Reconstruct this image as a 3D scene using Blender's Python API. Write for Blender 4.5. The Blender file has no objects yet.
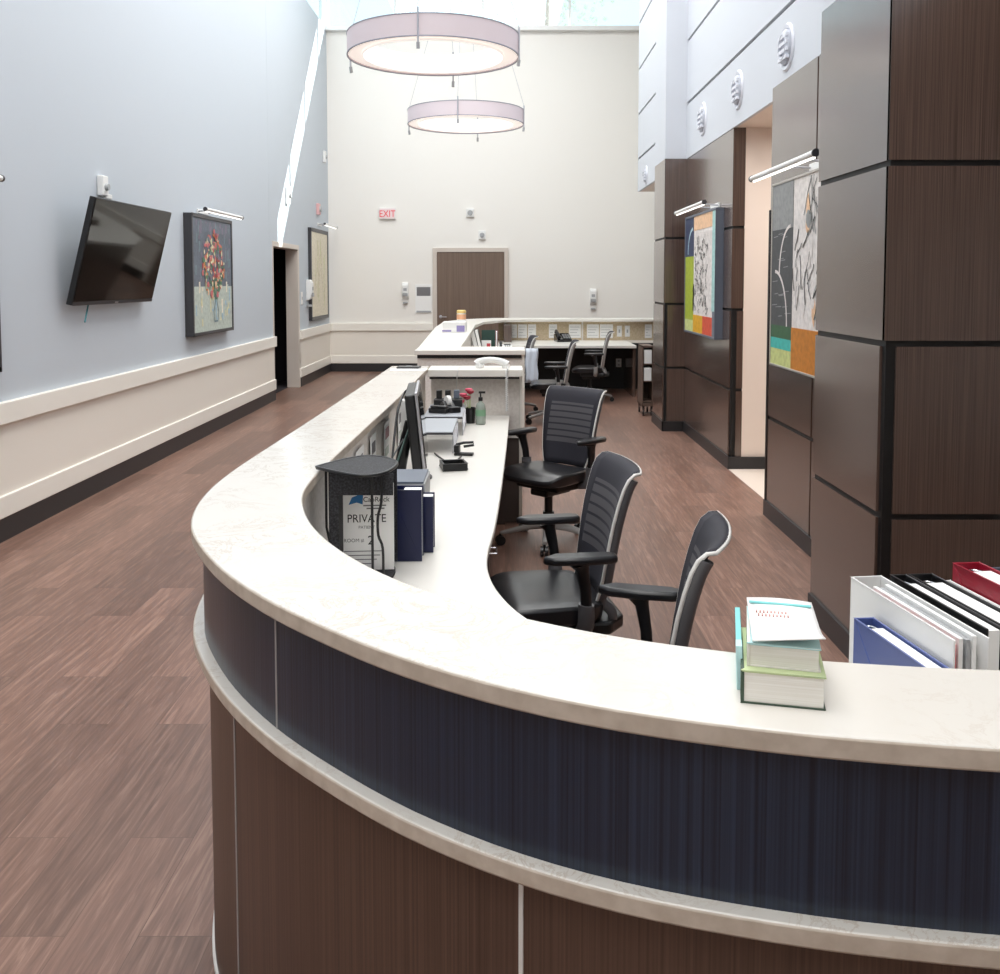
import bpy, bmesh, math, random
from mathutils import Vector, Matrix
R = math.radians
PI = math.pi
random.seed(7)
scn = bpy.context.scene
COL = scn.collection

# ------------------------------------------------------------------ materials
MATS = {}
def mat(name, col, rough=0.5, metal=0.0, emit=None, es=0.0, spec=0.5, build=None, alpha=None):
    m = bpy.data.materials.new(name); m.use_nodes = True
    nt = m.node_tree; b = nt.nodes['Principled BSDF']
    b.inputs['Base Color'].default_value = (*col, 1)
    b.inputs['Roughness'].default_value = rough
    b.inputs['Metallic'].default_value = metal
    b.inputs['Specular IOR Level'].default_value = spec
    if emit:
        b.inputs['Emission Color'].default_value = (*emit, 1); b.inputs['Emission Strength'].default_value = es
    if alpha is not None: b.inputs['Alpha'].default_value = alpha
    if build: build(nt, b)
    MATS[name] = m
    return m
def S(r, g, b):
    f = lambda c: (c/12.92 if c <= .04045 else ((c+.055)/1.055)**2.4)
    return (f(r/255), f(g/255), f(b/255))
def streaks(c1, c2, scale, detail=4, lo=.35, hi=.65, bump=0.0, dist=0.0):
    """noise between two colours, stretched by `scale` in object space"""
    def fn(nt, b):
        tc = nt.nodes.new('ShaderNodeTexCoord'); mp = nt.nodes.new('ShaderNodeMapping')
        mp.inputs['Scale'].default_value = scale
        nz = nt.nodes.new('ShaderNodeTexNoise'); nz.inputs['Scale'].default_value = 1; nz.inputs['Detail'].default_value = detail
        nz.inputs['Distortion'].default_value = dist
        rp = nt.nodes.new('ShaderNodeValToRGB')
        rp.color_ramp.elements[0].position = lo; rp.color_ramp.elements[1].position = hi
        rp.color_ramp.elements[0].color = (*c1, 1); rp.color_ramp.elements[1].color = (*c2, 1)
        L = nt.links.new
        L(tc.outputs['Object'], mp.inputs['Vector']); L(mp.outputs['Vector'], nz.inputs['Vector'])
        L(nz.outputs['Fac'], rp.inputs['Fac']); L(rp.outputs['Color'], b.inputs['Base Color'])
        if bump:
            bp = nt.nodes.new('ShaderNodeBump'); bp.inputs['Strength'].default_value = bump; bp.inputs['Distance'].default_value = .002
            L(nz.outputs['Fac'], bp.inputs['Height']); L(bp.outputs['Normal'], b.inputs['Normal'])
    return fn
def planks(nt, b):
    L = nt.links.new
    tc = nt.nodes.new('ShaderNodeTexCoord')
    mp = nt.nodes.new('ShaderNodeMapping'); mp.inputs['Rotation'].default_value = (0, 0, PI/2)
    br = nt.nodes.new('ShaderNodeTexBrick')
    br.inputs['Scale'].default_value = 1; br.inputs['Brick Width'].default_value = 1.15; br.inputs['Row Height'].default_value = .185
    br.inputs['Mortar Size'].default_value = .0012; br.inputs['Mortar Smooth'].default_value = .6
    br.inputs['Color1'].default_value = (.0, .0, .0, 1); br.inputs['Color2'].default_value = (1, 1, 1, 1); br.inputs['Mortar'].default_value = (.3, .3, .3, 1)
    br.offset = .37; br.inputs['Bias'].default_value = 0
    L(tc.outputs['Object'], mp.inputs['Vector']); L(mp.outputs['Vector'], br.inputs['Vector'])
    # grain, shifted per plank
    m2 = nt.nodes.new('ShaderNodeMapping'); m2.inputs['Scale'].default_value = (55, 3.2, 1)
    ad = nt.nodes.new('ShaderNodeVectorMath'); ad.operation = 'ADD'
    sc = nt.nodes.new('ShaderNodeVectorMath'); sc.operation = 'SCALE'; sc.inputs['Scale'].default_value = 9
    L(br.outputs['Color'], sc.inputs[0]); L(tc.outputs['Object'], ad.inputs[0]); L(sc.outputs[0], ad.inputs[1]); L(ad.outputs[0], m2.inputs['Vector'])
    nz = nt.nodes.new('ShaderNodeTexNoise'); nz.inputs['Scale'].default_value = 1; nz.inputs['Detail'].default_value = 6; nz.inputs['Distortion'].default_value = .8
    nz.inputs['Roughness'].default_value = .62
    L(m2.outputs['Vector'], nz.inputs['Vector'])
    rp = nt.nodes.new('ShaderNodeValToRGB'); e = rp.color_ramp.elements
    e[0].position = .28; e[0].color = (*S(104, 78, 67), 1); e[1].position = .75; e[1].color = (*S(163, 131, 115), 1)
    k = e.new(.52); k.color = (*S(130, 99, 86), 1)
    L(nz.outputs['Fac'], rp.inputs['Fac'])
    r2 = nt.nodes.new('ShaderNodeMapRange'); r2.inputs[3].default_value = .76; r2.inputs[4].default_value = 1.16
    L(br.outputs['Color'], r2.inputs[0])
    mx = nt.nodes.new('ShaderNodeVectorMath'); mx.operation = 'MULTIPLY'
    L(rp.outputs['Color'], mx.inputs[0]); L(r2.outputs[0], mx.inputs[1])
    ms = nt.nodes.new('ShaderNodeMapRange'); ms.inputs[3].default_value = 1; ms.inputs[4].default_value = .6
    L(br.outputs['Fac'], ms.inputs[0])
    m3 = nt.nodes.new('ShaderNodeVectorMath'); m3.operation = 'MULTIPLY'
    L(mx.outputs[0], m3.inputs[0]); L(ms.outputs[0], m3.inputs[1])
    L(m3.outputs[0], b.inputs['Base Color'])
    rr = nt.nodes.new('ShaderNodeMapRange'); rr.inputs[3].default_value = .28; rr.inputs[4].default_value = .46
    L(nz.outputs['Fac'], rr.inputs[0]); L(rr.outputs[0], b.inputs['Roughness'])
    bp = nt.nodes.new('ShaderNodeBump'); bp.inputs['Strength'].default_value = .12; bp.inputs['Distance'].default_value = .002
    L(nz.outputs['Fac'], bp.inputs['Height']); L(bp.outputs['Normal'], b.inputs['Normal'])
def quartz(nt, b):
    L = nt.links.new
    tc = nt.nodes.new('ShaderNodeTexCoord')
    n1 = nt.nodes.new('ShaderNodeTexNoise'); n1.inputs['Scale'].default_value = 7; n1.inputs['Detail'].default_value = 8; n1.inputs['Distortion'].default_value = 1.6; n1.inputs['Roughness'].default_value = .7
    L(tc.outputs['Object'], n1.inputs['Vector'])
    ab = nt.nodes.new('ShaderNodeMath'); ab.operation = 'SUBTRACT'; ab.inputs[1].default_value = .5
    a2 = nt.nodes.new('ShaderNodeMath'); a2.operation = 'ABSOLUTE'
    L(n1.outputs['Fac'], ab.inputs[0]); L(ab.outputs[0], a2.inputs[0])
    rp = nt.nodes.new('ShaderNodeValToRGB'); e = rp.color_ramp.elements
    e[0].position = 0; e[0].color = (*S(207, 195, 182), 1); e[1].position = .022; e[1].color = (*S(226, 221, 213), 1)
    L(a2.outputs[0], rp.inputs['Fac'])
    n2 = nt.nodes.new('ShaderNodeTexNoise'); n2.inputs['Scale'].default_value = 2.5
    L(tc.outputs['Object'], n2.inputs['Vector'])
    rp2 = nt.nodes.new('ShaderNodeValToRGB'); rp2.color_ramp.elements[0].position = .38; rp2.color_ramp.elements[1].position = .55
    L(n2.outputs['Fac'], rp2.inputs['Fac'])
    mx = nt.nodes.new('ShaderNodeMix'); mx.data_type = 'RGBA'
    mx.inputs[6].default_value = (*S(226, 221, 213), 1)
    L(rp2.outputs['Color'], mx.inputs[0]); L(rp.outputs['Color'], mx.inputs[7]); L(mx.outputs[2], b.inputs['Base Color'])
def pane(nt, b):
    nt.nodes.remove(b)
    t = nt.nodes.new('ShaderNodeBsdfTransparent'); g = nt.nodes.new('ShaderNodeBsdfGlossy'); g.inputs['Roughness'].default_value = .02
    t.inputs['Color'].default_value = (.93, .98, .98, 1)
    mx = nt.nodes.new('ShaderNodeMixShader'); mx.inputs[0].default_value = .05
    o = nt.nodes['Material Output']
    nt.links.new(t.outputs[0], mx.inputs[1]); nt.links.new(g.outputs[0], mx.inputs[2]); nt.links.new(mx.outputs[0], o.inputs[0])
def meshback(nt, b):
    """dark woven mesh with horizontal ribs in the middle of the back"""
    L = nt.links.new
    tc = nt.nodes.new('ShaderNodeTexCoord'); sp = nt.nodes.new('ShaderNodeSeparateXYZ'); L(tc.outputs['Object'], sp.inputs[0])
    def M(op, a, bb=None):
        n = nt.nodes.new('ShaderNodeMath'); n.operation = op
        for i, v in enumerate((a, bb)):
            if v is None: continue
            if isinstance(v, (int, float)): n.inputs[i].default_value = v
            else: L(v, n.inputs[i])
        return n.outputs[0]
    z = sp.outputs['Z']; x = sp.outputs['X']
    fr = M('FRACT', M('MULTIPLY', z, 25.0))
    line = M('LESS_THAN', fr, .26)
    inx = M('LESS_THAN', M('ABSOLUTE', x), .172)
    inz = M('MULTIPLY', M('GREATER_THAN', z, .60), M('LESS_THAN', z, .865))
    band = M('MULTIPLY', inx, inz)
    rib = M('MULTIPLY', band, M('SUBTRACT', 1.0, line))
    rp = nt.nodes.new('ShaderNodeMix'); rp.data_type = 'RGBA'
    rp.inputs[6].default_value = (*S(40, 39, 48), 1); rp.inputs[7].default_value = (*S(82, 80, 84), 1)
    L(rib, rp.inputs[0]); L(rp.outputs[2], b.inputs['Base Color'])

mat('wall_blue', S(196, 204, 212), .6)
mat('wall_cream', S(244, 241, 235), .6)
mat('wall_pink', S(238, 222, 210), .6)
mat('wall_white', S(206, 210, 217), .55)
mat('wainscot', S(241, 235, 225), .5)
mat('rail_cream', S(246, 242, 233), .4)
mat('base_dark', S(42, 41, 43), .4)
mat('floor_planks', S(110, 80, 70), .4, build=planks, spec=.5)
mat('tile', S(225, 212, 200), .35)
mat('quartz', S(226, 221, 213), .14, build=quartz)
mat('quartz_edge', S(205, 192, 176), .35, build=streaks(S(190, 176, 160), S(206, 193, 178), (30, 30, 30), 5))
mat('fascia_slate', S(45, 50, 62), .3, build=streaks(S(17, 25, 38), S(44, 55, 74), (260, 260, .6), 3, .3, .7, .12))
mat('laminate', S(80, 62, 54), .24, build=streaks(S(70, 54, 47), S(98, 78, 69), (240, 240, 1.6), 3, .3, .7, .04), spec=1.0)
_b = MATS['laminate'].node_tree.nodes['Principled BSDF']; _b.inputs['Coat Weight'].default_value = .6; _b.inputs['Coat Roughness'].default_value = .16
mat('laminate_desk', S(84, 62, 50), .4, build=streaks(S(72, 52, 42), S(98, 74, 61), (230, 230, 1.2), 3, .3, .7, .08))
mat('reveal', S(14, 13, 14), .5)
mat('worktop', S(232, 229, 222), .3)
mat('fabric_grey', S(214, 208, 201), .9, build=streaks(S(222, 215, 208), S(234, 228, 222), (60, 60, 60), 4))
mat('fabric_tan', S(204, 186, 156), .9, build=streaks(S(192, 173, 142), S(212, 195, 166), (40, 40, 40), 4))
mat('panel_cap', S(226, 222, 214), .45)
mat('white_plastic', S(238, 238, 236), .35)
mat('grey_plastic', S(168, 170, 172), .4)
mat('light_edge', S(228, 226, 222), .35)
mat('chair_frame', S(88, 87, 90), .4)
mat('chair_frame_grey', S(156, 154, 152), .4)
mat('black_plastic', S(24, 24, 26), .35)
mat('black_gloss', S(10, 10, 12), .06, spec=.6)
mat('screen', S(16, 15, 13), .05, spec=.5)
mat('black_leather', S(30, 30, 33), .3)
mat('mesh_back', S(40, 39, 48), .75, build=meshback)
mat('black_mesh', S(30, 30, 34), .7, build=streaks(S(18, 18, 21), S(58, 58, 64), (160, 160, 160), 2, .4, .7))
mat('chrome', S(215, 215, 218), .18, 1.0)
mat('steel', S(190, 190, 195), .35, 1.0)
mat('steel_mesh', S(176, 180, 186), .45, .6)
mat('pedestal', S(88, 78, 74), .45)
mat('paper', S(246, 246, 244), .7)
mat('page', S(232, 228, 216), .8, build=streaks(S(234, 230, 220), S(244, 241, 234), (4, 4, 420), 2))
mat('ink', S(25, 25, 28), .6)
mat('ink_grey', S(120, 118, 120), .6)
mat('ink_red', S(206, 160, 150), .6)
mat('logo_blue', S(24, 108, 165), .5)
mat('teal', S(130, 214, 214), .4)
mat('pale_teal', S(196, 236, 238), .4)
mat('lime', S(196, 210, 160), .5)
mat('cover_green', S(58, 78, 62), .5)
mat('navy', S(13, 23, 66), .35)
mat('navy_light', S(76, 92, 150), .3)
mat('red', S(150, 20, 44), .4)
mat('red_bright', S(205, 70, 80), .4)
mat('dark_green', S(40, 70, 62), .5)
mat('maroon', S(140, 70, 88), .5)
mat('door_wood', S(112, 90, 78), .4, build=streaks(S(106, 88, 76), S(126, 106, 92), (70, 70, 1.2), 4, .3, .7))
mat('door_frame', S(212, 202, 192), .4)
mat('frame_dark', S(58, 58, 62), .4)
mat('frame_slate', S(96, 104, 118), .4)
mat('frame_silver', S(190, 186, 180), .3, .5)
mat('shade_band', S(208, 200, 206), .5, emit=S(255, 214, 206), es=.10)
mat('shade_rim', S(150, 152, 164), .35, .3)
mat('diffuser', S(250, 246, 242), .5, emit=S(255, 247, 240), es=.28)
mat('diffuser_low', S(250, 244, 238), .5, emit=S(255, 244, 236), es=.5)
mat('led', S(255, 255, 250), .5, emit=(1, .97, .92), es=1.5)
mat('pane', (1, 1, 1), build=pane)
mat('window_frame', S(240, 240, 238), .4)
mat('exit_red', S(214, 60, 76), .4, emit=S(235, 60, 75), es=.2)
mat('sign_face', S(244, 222, 222), .4)
mat('alarm_red', S(226, 180, 180), .4)
mat('tub_yellow', S(240, 208, 130), .4)
mat('tub_orange', S(238, 180, 140), .4)
mat('box_purple', S(150, 140, 190), .5)
mat('towel_blue', S(222, 230, 242), .9)
mat('cart_brown', S(104, 84, 74), .5)
mat('liquid', S(150, 160, 150), .12)
mat('label_green', S(120, 160, 128), .5)
mat('pink_flower', S(214, 84, 110), .6)
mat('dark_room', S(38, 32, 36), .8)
mat('blue_bin', S(40, 50, 140), .5)
mat('vent_white', S(226, 228, 236), .4)
mat('vent_shadow', S(190, 194, 204), .6)
mat('bark', S(120, 110, 100), .9)
mat('leaf', S(205, 214, 200), .8)
mat('coil', S(222, 222, 220), .5)
mat('cable_teal', S(40, 120, 130), .5)
mat('cable_grey', S(96, 98, 100), .5)
# paint colours
for n, c in dict(p_slate=(112, 120, 132), p_violet=(132, 124, 140), p_mist=(196, 206, 196), p_paleyellow=(222, 218, 178), p_pink=(216, 120, 122), p_orange=(214, 136, 84),
                 p_cream=(238, 226, 190), p_red=(178, 66, 74), p_leaf=(96, 136, 108), p_glass=(122, 142, 148), p_navy=(42, 54, 88), p_sky=(170, 200, 214), p_lime=(166, 182, 42),
                 p_white=(234, 228, 224), p_peach=(240, 198, 160), p_aqua=(172, 216, 214), p_yellow=(230, 172, 26), p_scarlet=(220, 82, 52), p_char=(76, 78, 80), p_ash=(150, 152, 152),
                 p_forest=(58, 100, 66), p_turq=(70, 190, 180), p_pear=(206, 214, 140), p_ochre=(204, 128, 40), p_sand=(238, 230, 208), p_tan=(204, 190, 150)).items():
    c = S(*c); d = tuple(v*.78 for v in c)
    mat(n, c, .6, build=streaks(d, c, (26, 26, 26), 5, .3, .6))

# ------------------------------------------------------------------ mesh builder
class MB:
    def __init__(s): s.v = []; s.f = []; s.m = []; s.slots = []
    def slot(s, name):
        if name not in s.slots: s.slots.append(name)
        return s.slots.index(name)
    def add(s, vs, fs, m):
        o = len(s.v); i = s.slot(m)
        s.v += [tuple(p) for p in vs]; s.f += [tuple(o+k for k in f) for f in fs]; s.m += [i]*len(fs)
        return s
    def box(s, x0, x1, y0, y1, z0, z1, m, rot=None, piv=None):
        vs = [Vector((x, y, z)) for z in (z0, z1) for y in (y0, y1) for x in (x0, x1)]
        if rot is not None:
            p = Vector(piv) if piv else Vector(((x0+x1)/2, (y0+y1)/2, (z0+z1)/2))
            vs = [rot @ (q-p)+p for q in vs]
        return s.add(vs, [(0, 2, 3, 1), (4, 5, 7, 6), (0, 1, 5, 4), (1, 3, 7, 5), (3, 2, 6, 7), (2, 0, 4, 6)], m)
    def cyl(s, p0, p1, r0, m, r1=None, n=16, caps=True):
        r1 = r0 if r1 is None else r1
        p0 = Vector(p0); p1 = Vector(p1); d = (p1-p0).normalized()
        a = d.orthogonal().normalized(); b = d.cross(a)
        vs = []
        for p, r in ((p0, r0), (p1, r1)):
            vs += [p+(a*math.cos(2*PI*i/n)+b*math.sin(2*PI*i/n))*r for i in range(n)]
        fs = [(i, (i+1) % n, n+(i+1) % n, n+i) for i in range(n)]
        if caps: fs += [tuple(range(n-1, -1, -1)), tuple(range(n, 2*n))]
        return s.add(vs, fs, m)
    def tube(s, pts, r, m, n=8, closed=False, flat=1.0):
        P = [Vector(p) for p in pts]; k = len(P); vs = []
        t0 = (P[1]-P[0]).normalized(); a = t0.orthogonal().normalized()
        for i in range(k):
            if closed: t = (P[(i+1) % k]-P[i-1]).normalized()
            else: t = (P[min(i+1, k-1)]-P[max(i-1, 0)]).normalized()
            a = (a-t*a.dot(t)); a = a.normalized() if a.length > 1e-6 else t.orthogonal().normalized()
            b = t.cross(a); rr = r[i] if isinstance(r, (list, tuple)) else r
            vs += [P[i]+(a*math.cos(2*PI*j/n)+b*math.sin(2*PI*j/n)*flat)*rr for j in range(n)]
        fs = []
        for i in range(k if closed else k-1):
            i2 = (i+1) % k
            fs += [(i*n+j, i*n+(j+1) % n, i2*n+(j+1) % n, i2*n+j) for j in range(n)]
        if not closed: fs += [tuple(range(n-1, -1, -1)), tuple(range((k-1)*n, k*n))]
        return s.add(vs, fs, m)
    def prism(s, poly, z0, z1, m, mtop=None):
        n = len(poly)
        vs = [(x, y, z0) for x, y in poly]+[(x, y, z1) for x, y in poly]
        s.add(vs, [(i, (i+1) % n, n+(i+1) % n, n+i) for i in range(n)]+[tuple(range(n-1, -1, -1))], m)
        return s.add([(x, y, z1) for x, y in poly], [tuple(range(n))], mtop or m)
    def profile(s, poly, x0, x1, m):          # polygon in (y,z) swept along x
        n = len(poly)
        vs = [(x0, y, z) for y, z in poly]+[(x1, y, z) for y, z in poly]
        return s.add(vs, [(i, (i+1) % n, n+(i+1) % n, n+i) for i in range(n)]+[tuple(range(n-1, -1, -1)), tuple(range(n, 2*n))], m)
    def lathe(s, prof, m, n=24, c=(0, 0), axis='z', closed=False):
        vs = []
        for r, z in prof:
            for i in range(n):
                a = 2*PI*i/n; x = r*math.cos(a); y = r*math.sin(a)
                vs.append((c[0]+x, c[1]+y, z) if axis == 'z' else ((x, z, y) if axis == 'y' else (z, x, y)))
        k = len(prof); fs = []
        for q in range(k if closed else k-1):
            q2 = (q+1) % k
            fs += [(q*n+i, q*n+(i+1) % n, q2*n+(i+1) % n, q2*n+i) for i in range(n)]
        if not closed: fs += [tuple(range(n-1, -1, -1)), tuple(range((k-1)*n, k*n))]
        return s.add(vs, fs, m)
    def sweep(s, A, B, z0, z1, m, mtop=None, medge=None):  # slab between two polylines of equal count
        n = len(A)
        vs = [(*p, z1) for p in A]+[(*p, z1) for p in B]+[(*p, z0) for p in A]+[(*p, z0) for p in B]
        top = [(i, i+1, n+i+1, n+i) for i in range(n-1)]
        s.add(vs, top, mtop or m)
        s.add(vs, [(2*n+i+1, 2*n+i, 3*n+i, 3*n+i+1) for i in range(n-1)], m)
        ed = [(i+1, i, 2*n+i, 2*n+i+1) for i in range(n-1)]+[(n+i, n+i+1, 3*n+i+1, 3*n+i) for i in range(n-1)]
        ed += [(0, n, 3*n, 2*n), (n-1, 2*n-1+0, 4*n-1, 3*n-1)]
        return s.add(vs, ed, medge or m)
    def obj(s, name, parent=None, bevel=0, smooth=None, sub=0, solid=0):
        me = bpy.data.meshes.new(name); me.from_pydata(s.v, [], s.f)
        for n in s.slots: me.materials.append(MATS[n])
        for p, i in zip(me.polygons, s.m): p.material_index = i
        bm = bmesh.new(); bm.from_mesh(me); bmesh.ops.remove_doubles(bm, verts=bm.verts, dist=1e-5)
        bmesh.ops.recalc_face_normals(bm, faces=bm.faces); bm.to_mesh(me); bm.free()
        if smooth:
            for p in me.polygons: p.use_smooth = True
            me.set_sharp_from_angle(angle=R(smooth))
        o = bpy.data.objects.new(name, me); COL.objects.link(o)
        if parent: o.parent = parent
        if solid:
            q = o.modifiers.new('solid', 'SOLIDIFY'); q.thickness = solid; q.offset = 0
        if bevel:
            q = o.modifiers.new('bevel', 'BEVEL'); q.width = bevel; q.segments = 2; q.limit_method = 'ANGLE'; q.angle_limit = R(40)
        if sub:
            q = o.modifiers.new('sub', 'SUBSURF'); q.levels = sub; q.render_levels = sub
        return o
def tag(o, label, cat, group=None):
    o['label'] = label; o['category'] = cat
    if group: o['group'] = group
    return o
def thing(name, label, cat, loc=(0, 0, 0), rz=0, group=None):
    o = bpy.data.objects.new(name, None); COL.objects.link(o); o.empty_display_size = .1
    o.location = loc; o.rotation_euler = (0, 0, rz)
    return tag(o, label, cat, group)
def struct(o): o['kind'] = 'structure'; return o
def dup(root, loc, rz, label, group=None):
    r = root.copy(); COL.objects.link(r); r.location = loc; r.rotation_euler = (0, 0, rz); r['label'] = label
    if group: r['group'] = group
    for ch in list(root.children):
        c = ch.copy(); COL.objects.link(c); c.parent = r
        for g in list(ch.children):
            d = g.copy(); COL.objects.link(d); d.parent = c
    return r
def text(name, body, size, m, parent, loc, rot=(R(90), 0, 0), align='CENTER', depth=.0004, sx=1):
    cu = bpy.data.curves.new(name, 'FONT'); cu.body = body; cu.size = size; cu.align_x = align; cu.extrude = depth; cu.resolution_u = 3
    t = bpy.data.objects.new(name, cu); COL.objects.link(t)
    dg = bpy.context.evaluated_depsgraph_get(); dg.update()
    me = bpy.data.meshes.new_from_object(t.evaluated_get(dg))
    bpy.data.objects.remove(t); me.materials.clear(); me.materials.append(MATS[m])
    o = bpy.data.objects.new(name, me); COL.objects.link(o); o.location = loc; o.rotation_euler = rot; o.scale = (sx, 1, 1); o.parent = parent
    return o
def spline(pts, per=8):
    out = []
    P = [Vector((*p, 0)) if len(p) == 2 else Vector(p) for p in pts]
    for i in range(len(P)-1):
        p0 = P[max(i-1, 0)]; p1 = P[i]; p2 = P[i+1]; p3 = P[min(i+2, len(P)-1)]
        for k in range(per):
            t = k/per
            out.append(.5*((2*p1)+(p2-p0)*t+(2*p0-5*p1+4*p2-p3)*t*t+(3*p1-p0-3*p2+p3)*t**3))
    out.append(P[-1]); return out
def resample(P, n):
    d = [0]
    for i in range(1, len(P)): d.append(d[-1]+(P[i]-P[i-1]).length)
    out = []; j = 0
    for k in range(n):
        t = d[-1]*k/(n-1)
        while j < len(P)-2 and d[j+1] < t: j += 1
        u = (t-d[j])/max(d[j+1]-d[j], 1e-9); out.append(P[j].lerp(P[j+1], min(max(u, 0), 1)))
    return out
def smooth(P, it=3):
    for _ in range(it):
        P = [P[0]]+[(P[i-1]+P[i]*2+P[i+1])/4 for i in range(1, len(P)-1)]+[P[-1]]
    return P
def offset(P, d):
    out = []
    for i in range(len(P)):
        t = (P[min(i+1, len(P)-1)]-P[max(i-1, 0)]).normalized()
        out.append(P[i]+Vector((-t.y, t.x, 0))*d)
    return out
xy = lambda P: [(p.x, p.y) for p in P]

# ------------------------------------------------------------------ setting
XL, XL2, YB, XR = -3.2, -3.199, 17.3, 1.968      # left wall, back wall, right wall
ZS, ZH, ZC = 6.16, 7.2, 7.5       # clerestory sill, head, ceiling
b = MB(); b.box(-6, 7, -5, 19.5, -.1, 0, 'floor_planks'); struct(b.obj('floor'))
b = MB(); b.box(1.96, 4.5, 6.63, 8.26, 0, .004, 'tile'); struct(b.obj('floor_corridor'))
b = MB(); b.box(-3.6, 7, -5, 17.6, ZC, ZC+.15, 'wall_white'); struct(b.obj('ceiling'))
# left wall (opening y 13.1-14.7, z 0-2.15), clerestory strip near the back
DY0, DY1, DZ = 13.12, 14.72, 2.15
b = MB()
YJ = 12.95
b.box(XL-.17, XL, -5, YJ, 0, ZS, 'wall_blue'); b.box(XL-.17, XL2, YJ, DY0, 0, ZS, 'wall_blue'); b.box(XL-.17, XL2, DY0, DY1, DZ, ZS, 'wall_blue'); b.box(XL-.17, XL2, DY1, YB, 0, ZS, 'wall_blue')
b.box(XL-.17, XL, -5, 6.0, ZS, ZC, 'wall_blue'); b.box(XL-.17, XL, 6.0, YB, ZH, ZC, 'wall_blue')
struct(b.obj('wall_left'))
b = MB()
b.box(XL-2.2, XL-2.1, DY0-1, DY1+1, 0, 2.6, 'dark_room'); b.box(XL-2.1, XL-.17, DY1+.9, DY1+1, 0, 2.6, 'dark_room'); b.box(XL-2.1, XL-.17, DY0-1, DY0-.9, 0, 2.6, 'dark_room')
b.box(XL-2.1, XL-.17, DY0-.9, DY1+.9, 2.5, 2.6, 'dark_room'); b.box(XL-2.1, XL-.17, DY0-.9, DY1+.9, .0, .006, 'dark_room')
struct(b.obj('wall_side_room'))
def wains(name, y0, y1, XL=XL):
    b = MB()
    b.box(XL, XL+.012, y0, y1, .15, .76, 'wainscot'); b.box(XL, XL+.045, y0, y1, .745, .885, 'rail_cream'); b.box(XL, XL+.03, y0, y1, .15, .29, 'rail_cream')
    return struct(b.obj(name, bevel=.008))
wains('trim_1', -5, DY0); wains('trim_2', DY1, YB, XL2)
b = MB(); b.box(XL, XL+.02, -5, DY0, 0, .15, 'base_dark'); b.box(XL2, XL2+.02, DY1+.05, YB, 0, .15, 'base_dark'); struct(b.obj('baseboard_left'))
b = MB()
b.box(XL-.18, XL2+.012, DY1-.05, DY1+.04, 0, DZ-.02, 'door_frame'); b.box(XL-.18, XL2+.012, DY0-.03, DY0+.0, 0, DZ-.02, 'door_frame'); b.box(XL-.18, XL2+.012, DY0-.03, DY1+.04, DZ-.02, DZ+.05, 'door_frame')
struct(b.obj('door_1', bevel=.005))
# back wall with clerestory
b = MB()
b.box(-3.6, 7, YB, YB+.25, 0, ZS, 'wall_cream'); b.box(-3.6, 7, YB, YB+.25, ZH, ZC, 'wall_cream'); b.box(2.5, 7, YB, YB+.25, ZS, ZH, 'wall_cream')
struct(b.obj('wall_back'))
b = MB()
for x0, x1 in ((XL, -1.31), (.06, 6)):
    b.box(x0, x1, YB-.012, YB, .15, .76, 'wainscot'); b.box(x0, x1, YB-.045, YB, .745, .885, 'rail_cream'); b.box(x0, x1, YB-.03, YB, .15, .29, 'rail_cream')
struct(b.obj('trim_3', bevel=.008))
b = MB(); b.box(XL, -1.31, YB-.02, YB, 0, .15, 'base_dark'); b.box(.06, 6, YB-.02, YB, 0, .15, 'base_dark'); struct(b.obj('baseboard_back'))
b = MB(); b.box(XL, 2.5, YB-.12, YB+.02, ZS-.06, ZS+.02, 'window_frame'); struct(b.obj('trim_4', bevel=.006))
edges = [-3.2, -1.965, -.393, 1.161, 2.5]
for i in range(4):
    x0, x1 = edges[i], edges[i+1]
    f = MB()
    for a, c, d, e in ((x0, x0+.025, ZS, ZH), (x1-.025, x1, ZS, ZH), (x0, x1, ZS, ZS+.03), (x0, x1, ZH-.03, ZH)): f.box(a, c, YB+.06, YB+.14, d, e, 'window_frame')
    w = struct(f.obj('window_%d' % (i+1)))
    g = MB(); g.box(x0+.025, x1-.025, YB+.095, YB+.101, ZS+.03, ZH-.03, 'pane'); g.obj('pane', w)
for i in range(7):
    y0 = 6.0+i*(YB-6.0)/7; y1 = 6.0+(i+1)*(YB-6.0)/7
    f = MB()
    for a, c, d, e in ((y0, y0+.025, ZS, ZH), (y1-.025, y1, ZS, ZH), (y0, y1, ZS, ZS+.03), (y0, y1, ZH-.03, ZH)): f.box(XL-.12, XL-.05, a, c, d, e, 'window_frame')
    w = struct(f.obj('window_%d' % (i+5)))
    g = MB(); g.box(XL-.086, XL-.08, y0+.025, y1-.025, ZS+.03, ZH-.03, 'pane'); g.obj('pane', w)
# back door
d = MB(); d.box(-1.235, -.012, YB-.035, YB+.01, .01, 2.175, 'door_wood'); dd = struct(d.obj('door_2', bevel=.003))
f = MB()
for x0, x1, z0, z1 in ((-1.31, -1.235, 0, 2.175), (-.012, .06, 0, 2.175), (-1.31, .06, 2.175, 2.25)): f.box(x0, x1, YB-.05, YB+.0, z0, z1, 'door_frame')
f.obj('door_frame', dd, bevel=.004)
h = MB(); h.lathe([(.03, 0), (.03, .008), (.012, .01), (.012, .05)], 'steel', 16, axis='y'); h.box(-.012, .11, .045, .06, -.01, .01, 'steel')
ho = h.obj('door_handle', dd, smooth=40); ho.location = (-1.17, YB-.035, 1.0); ho.rotation_euler = (0, 0, 0); ho.scale = (1, -1, 1)

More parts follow.
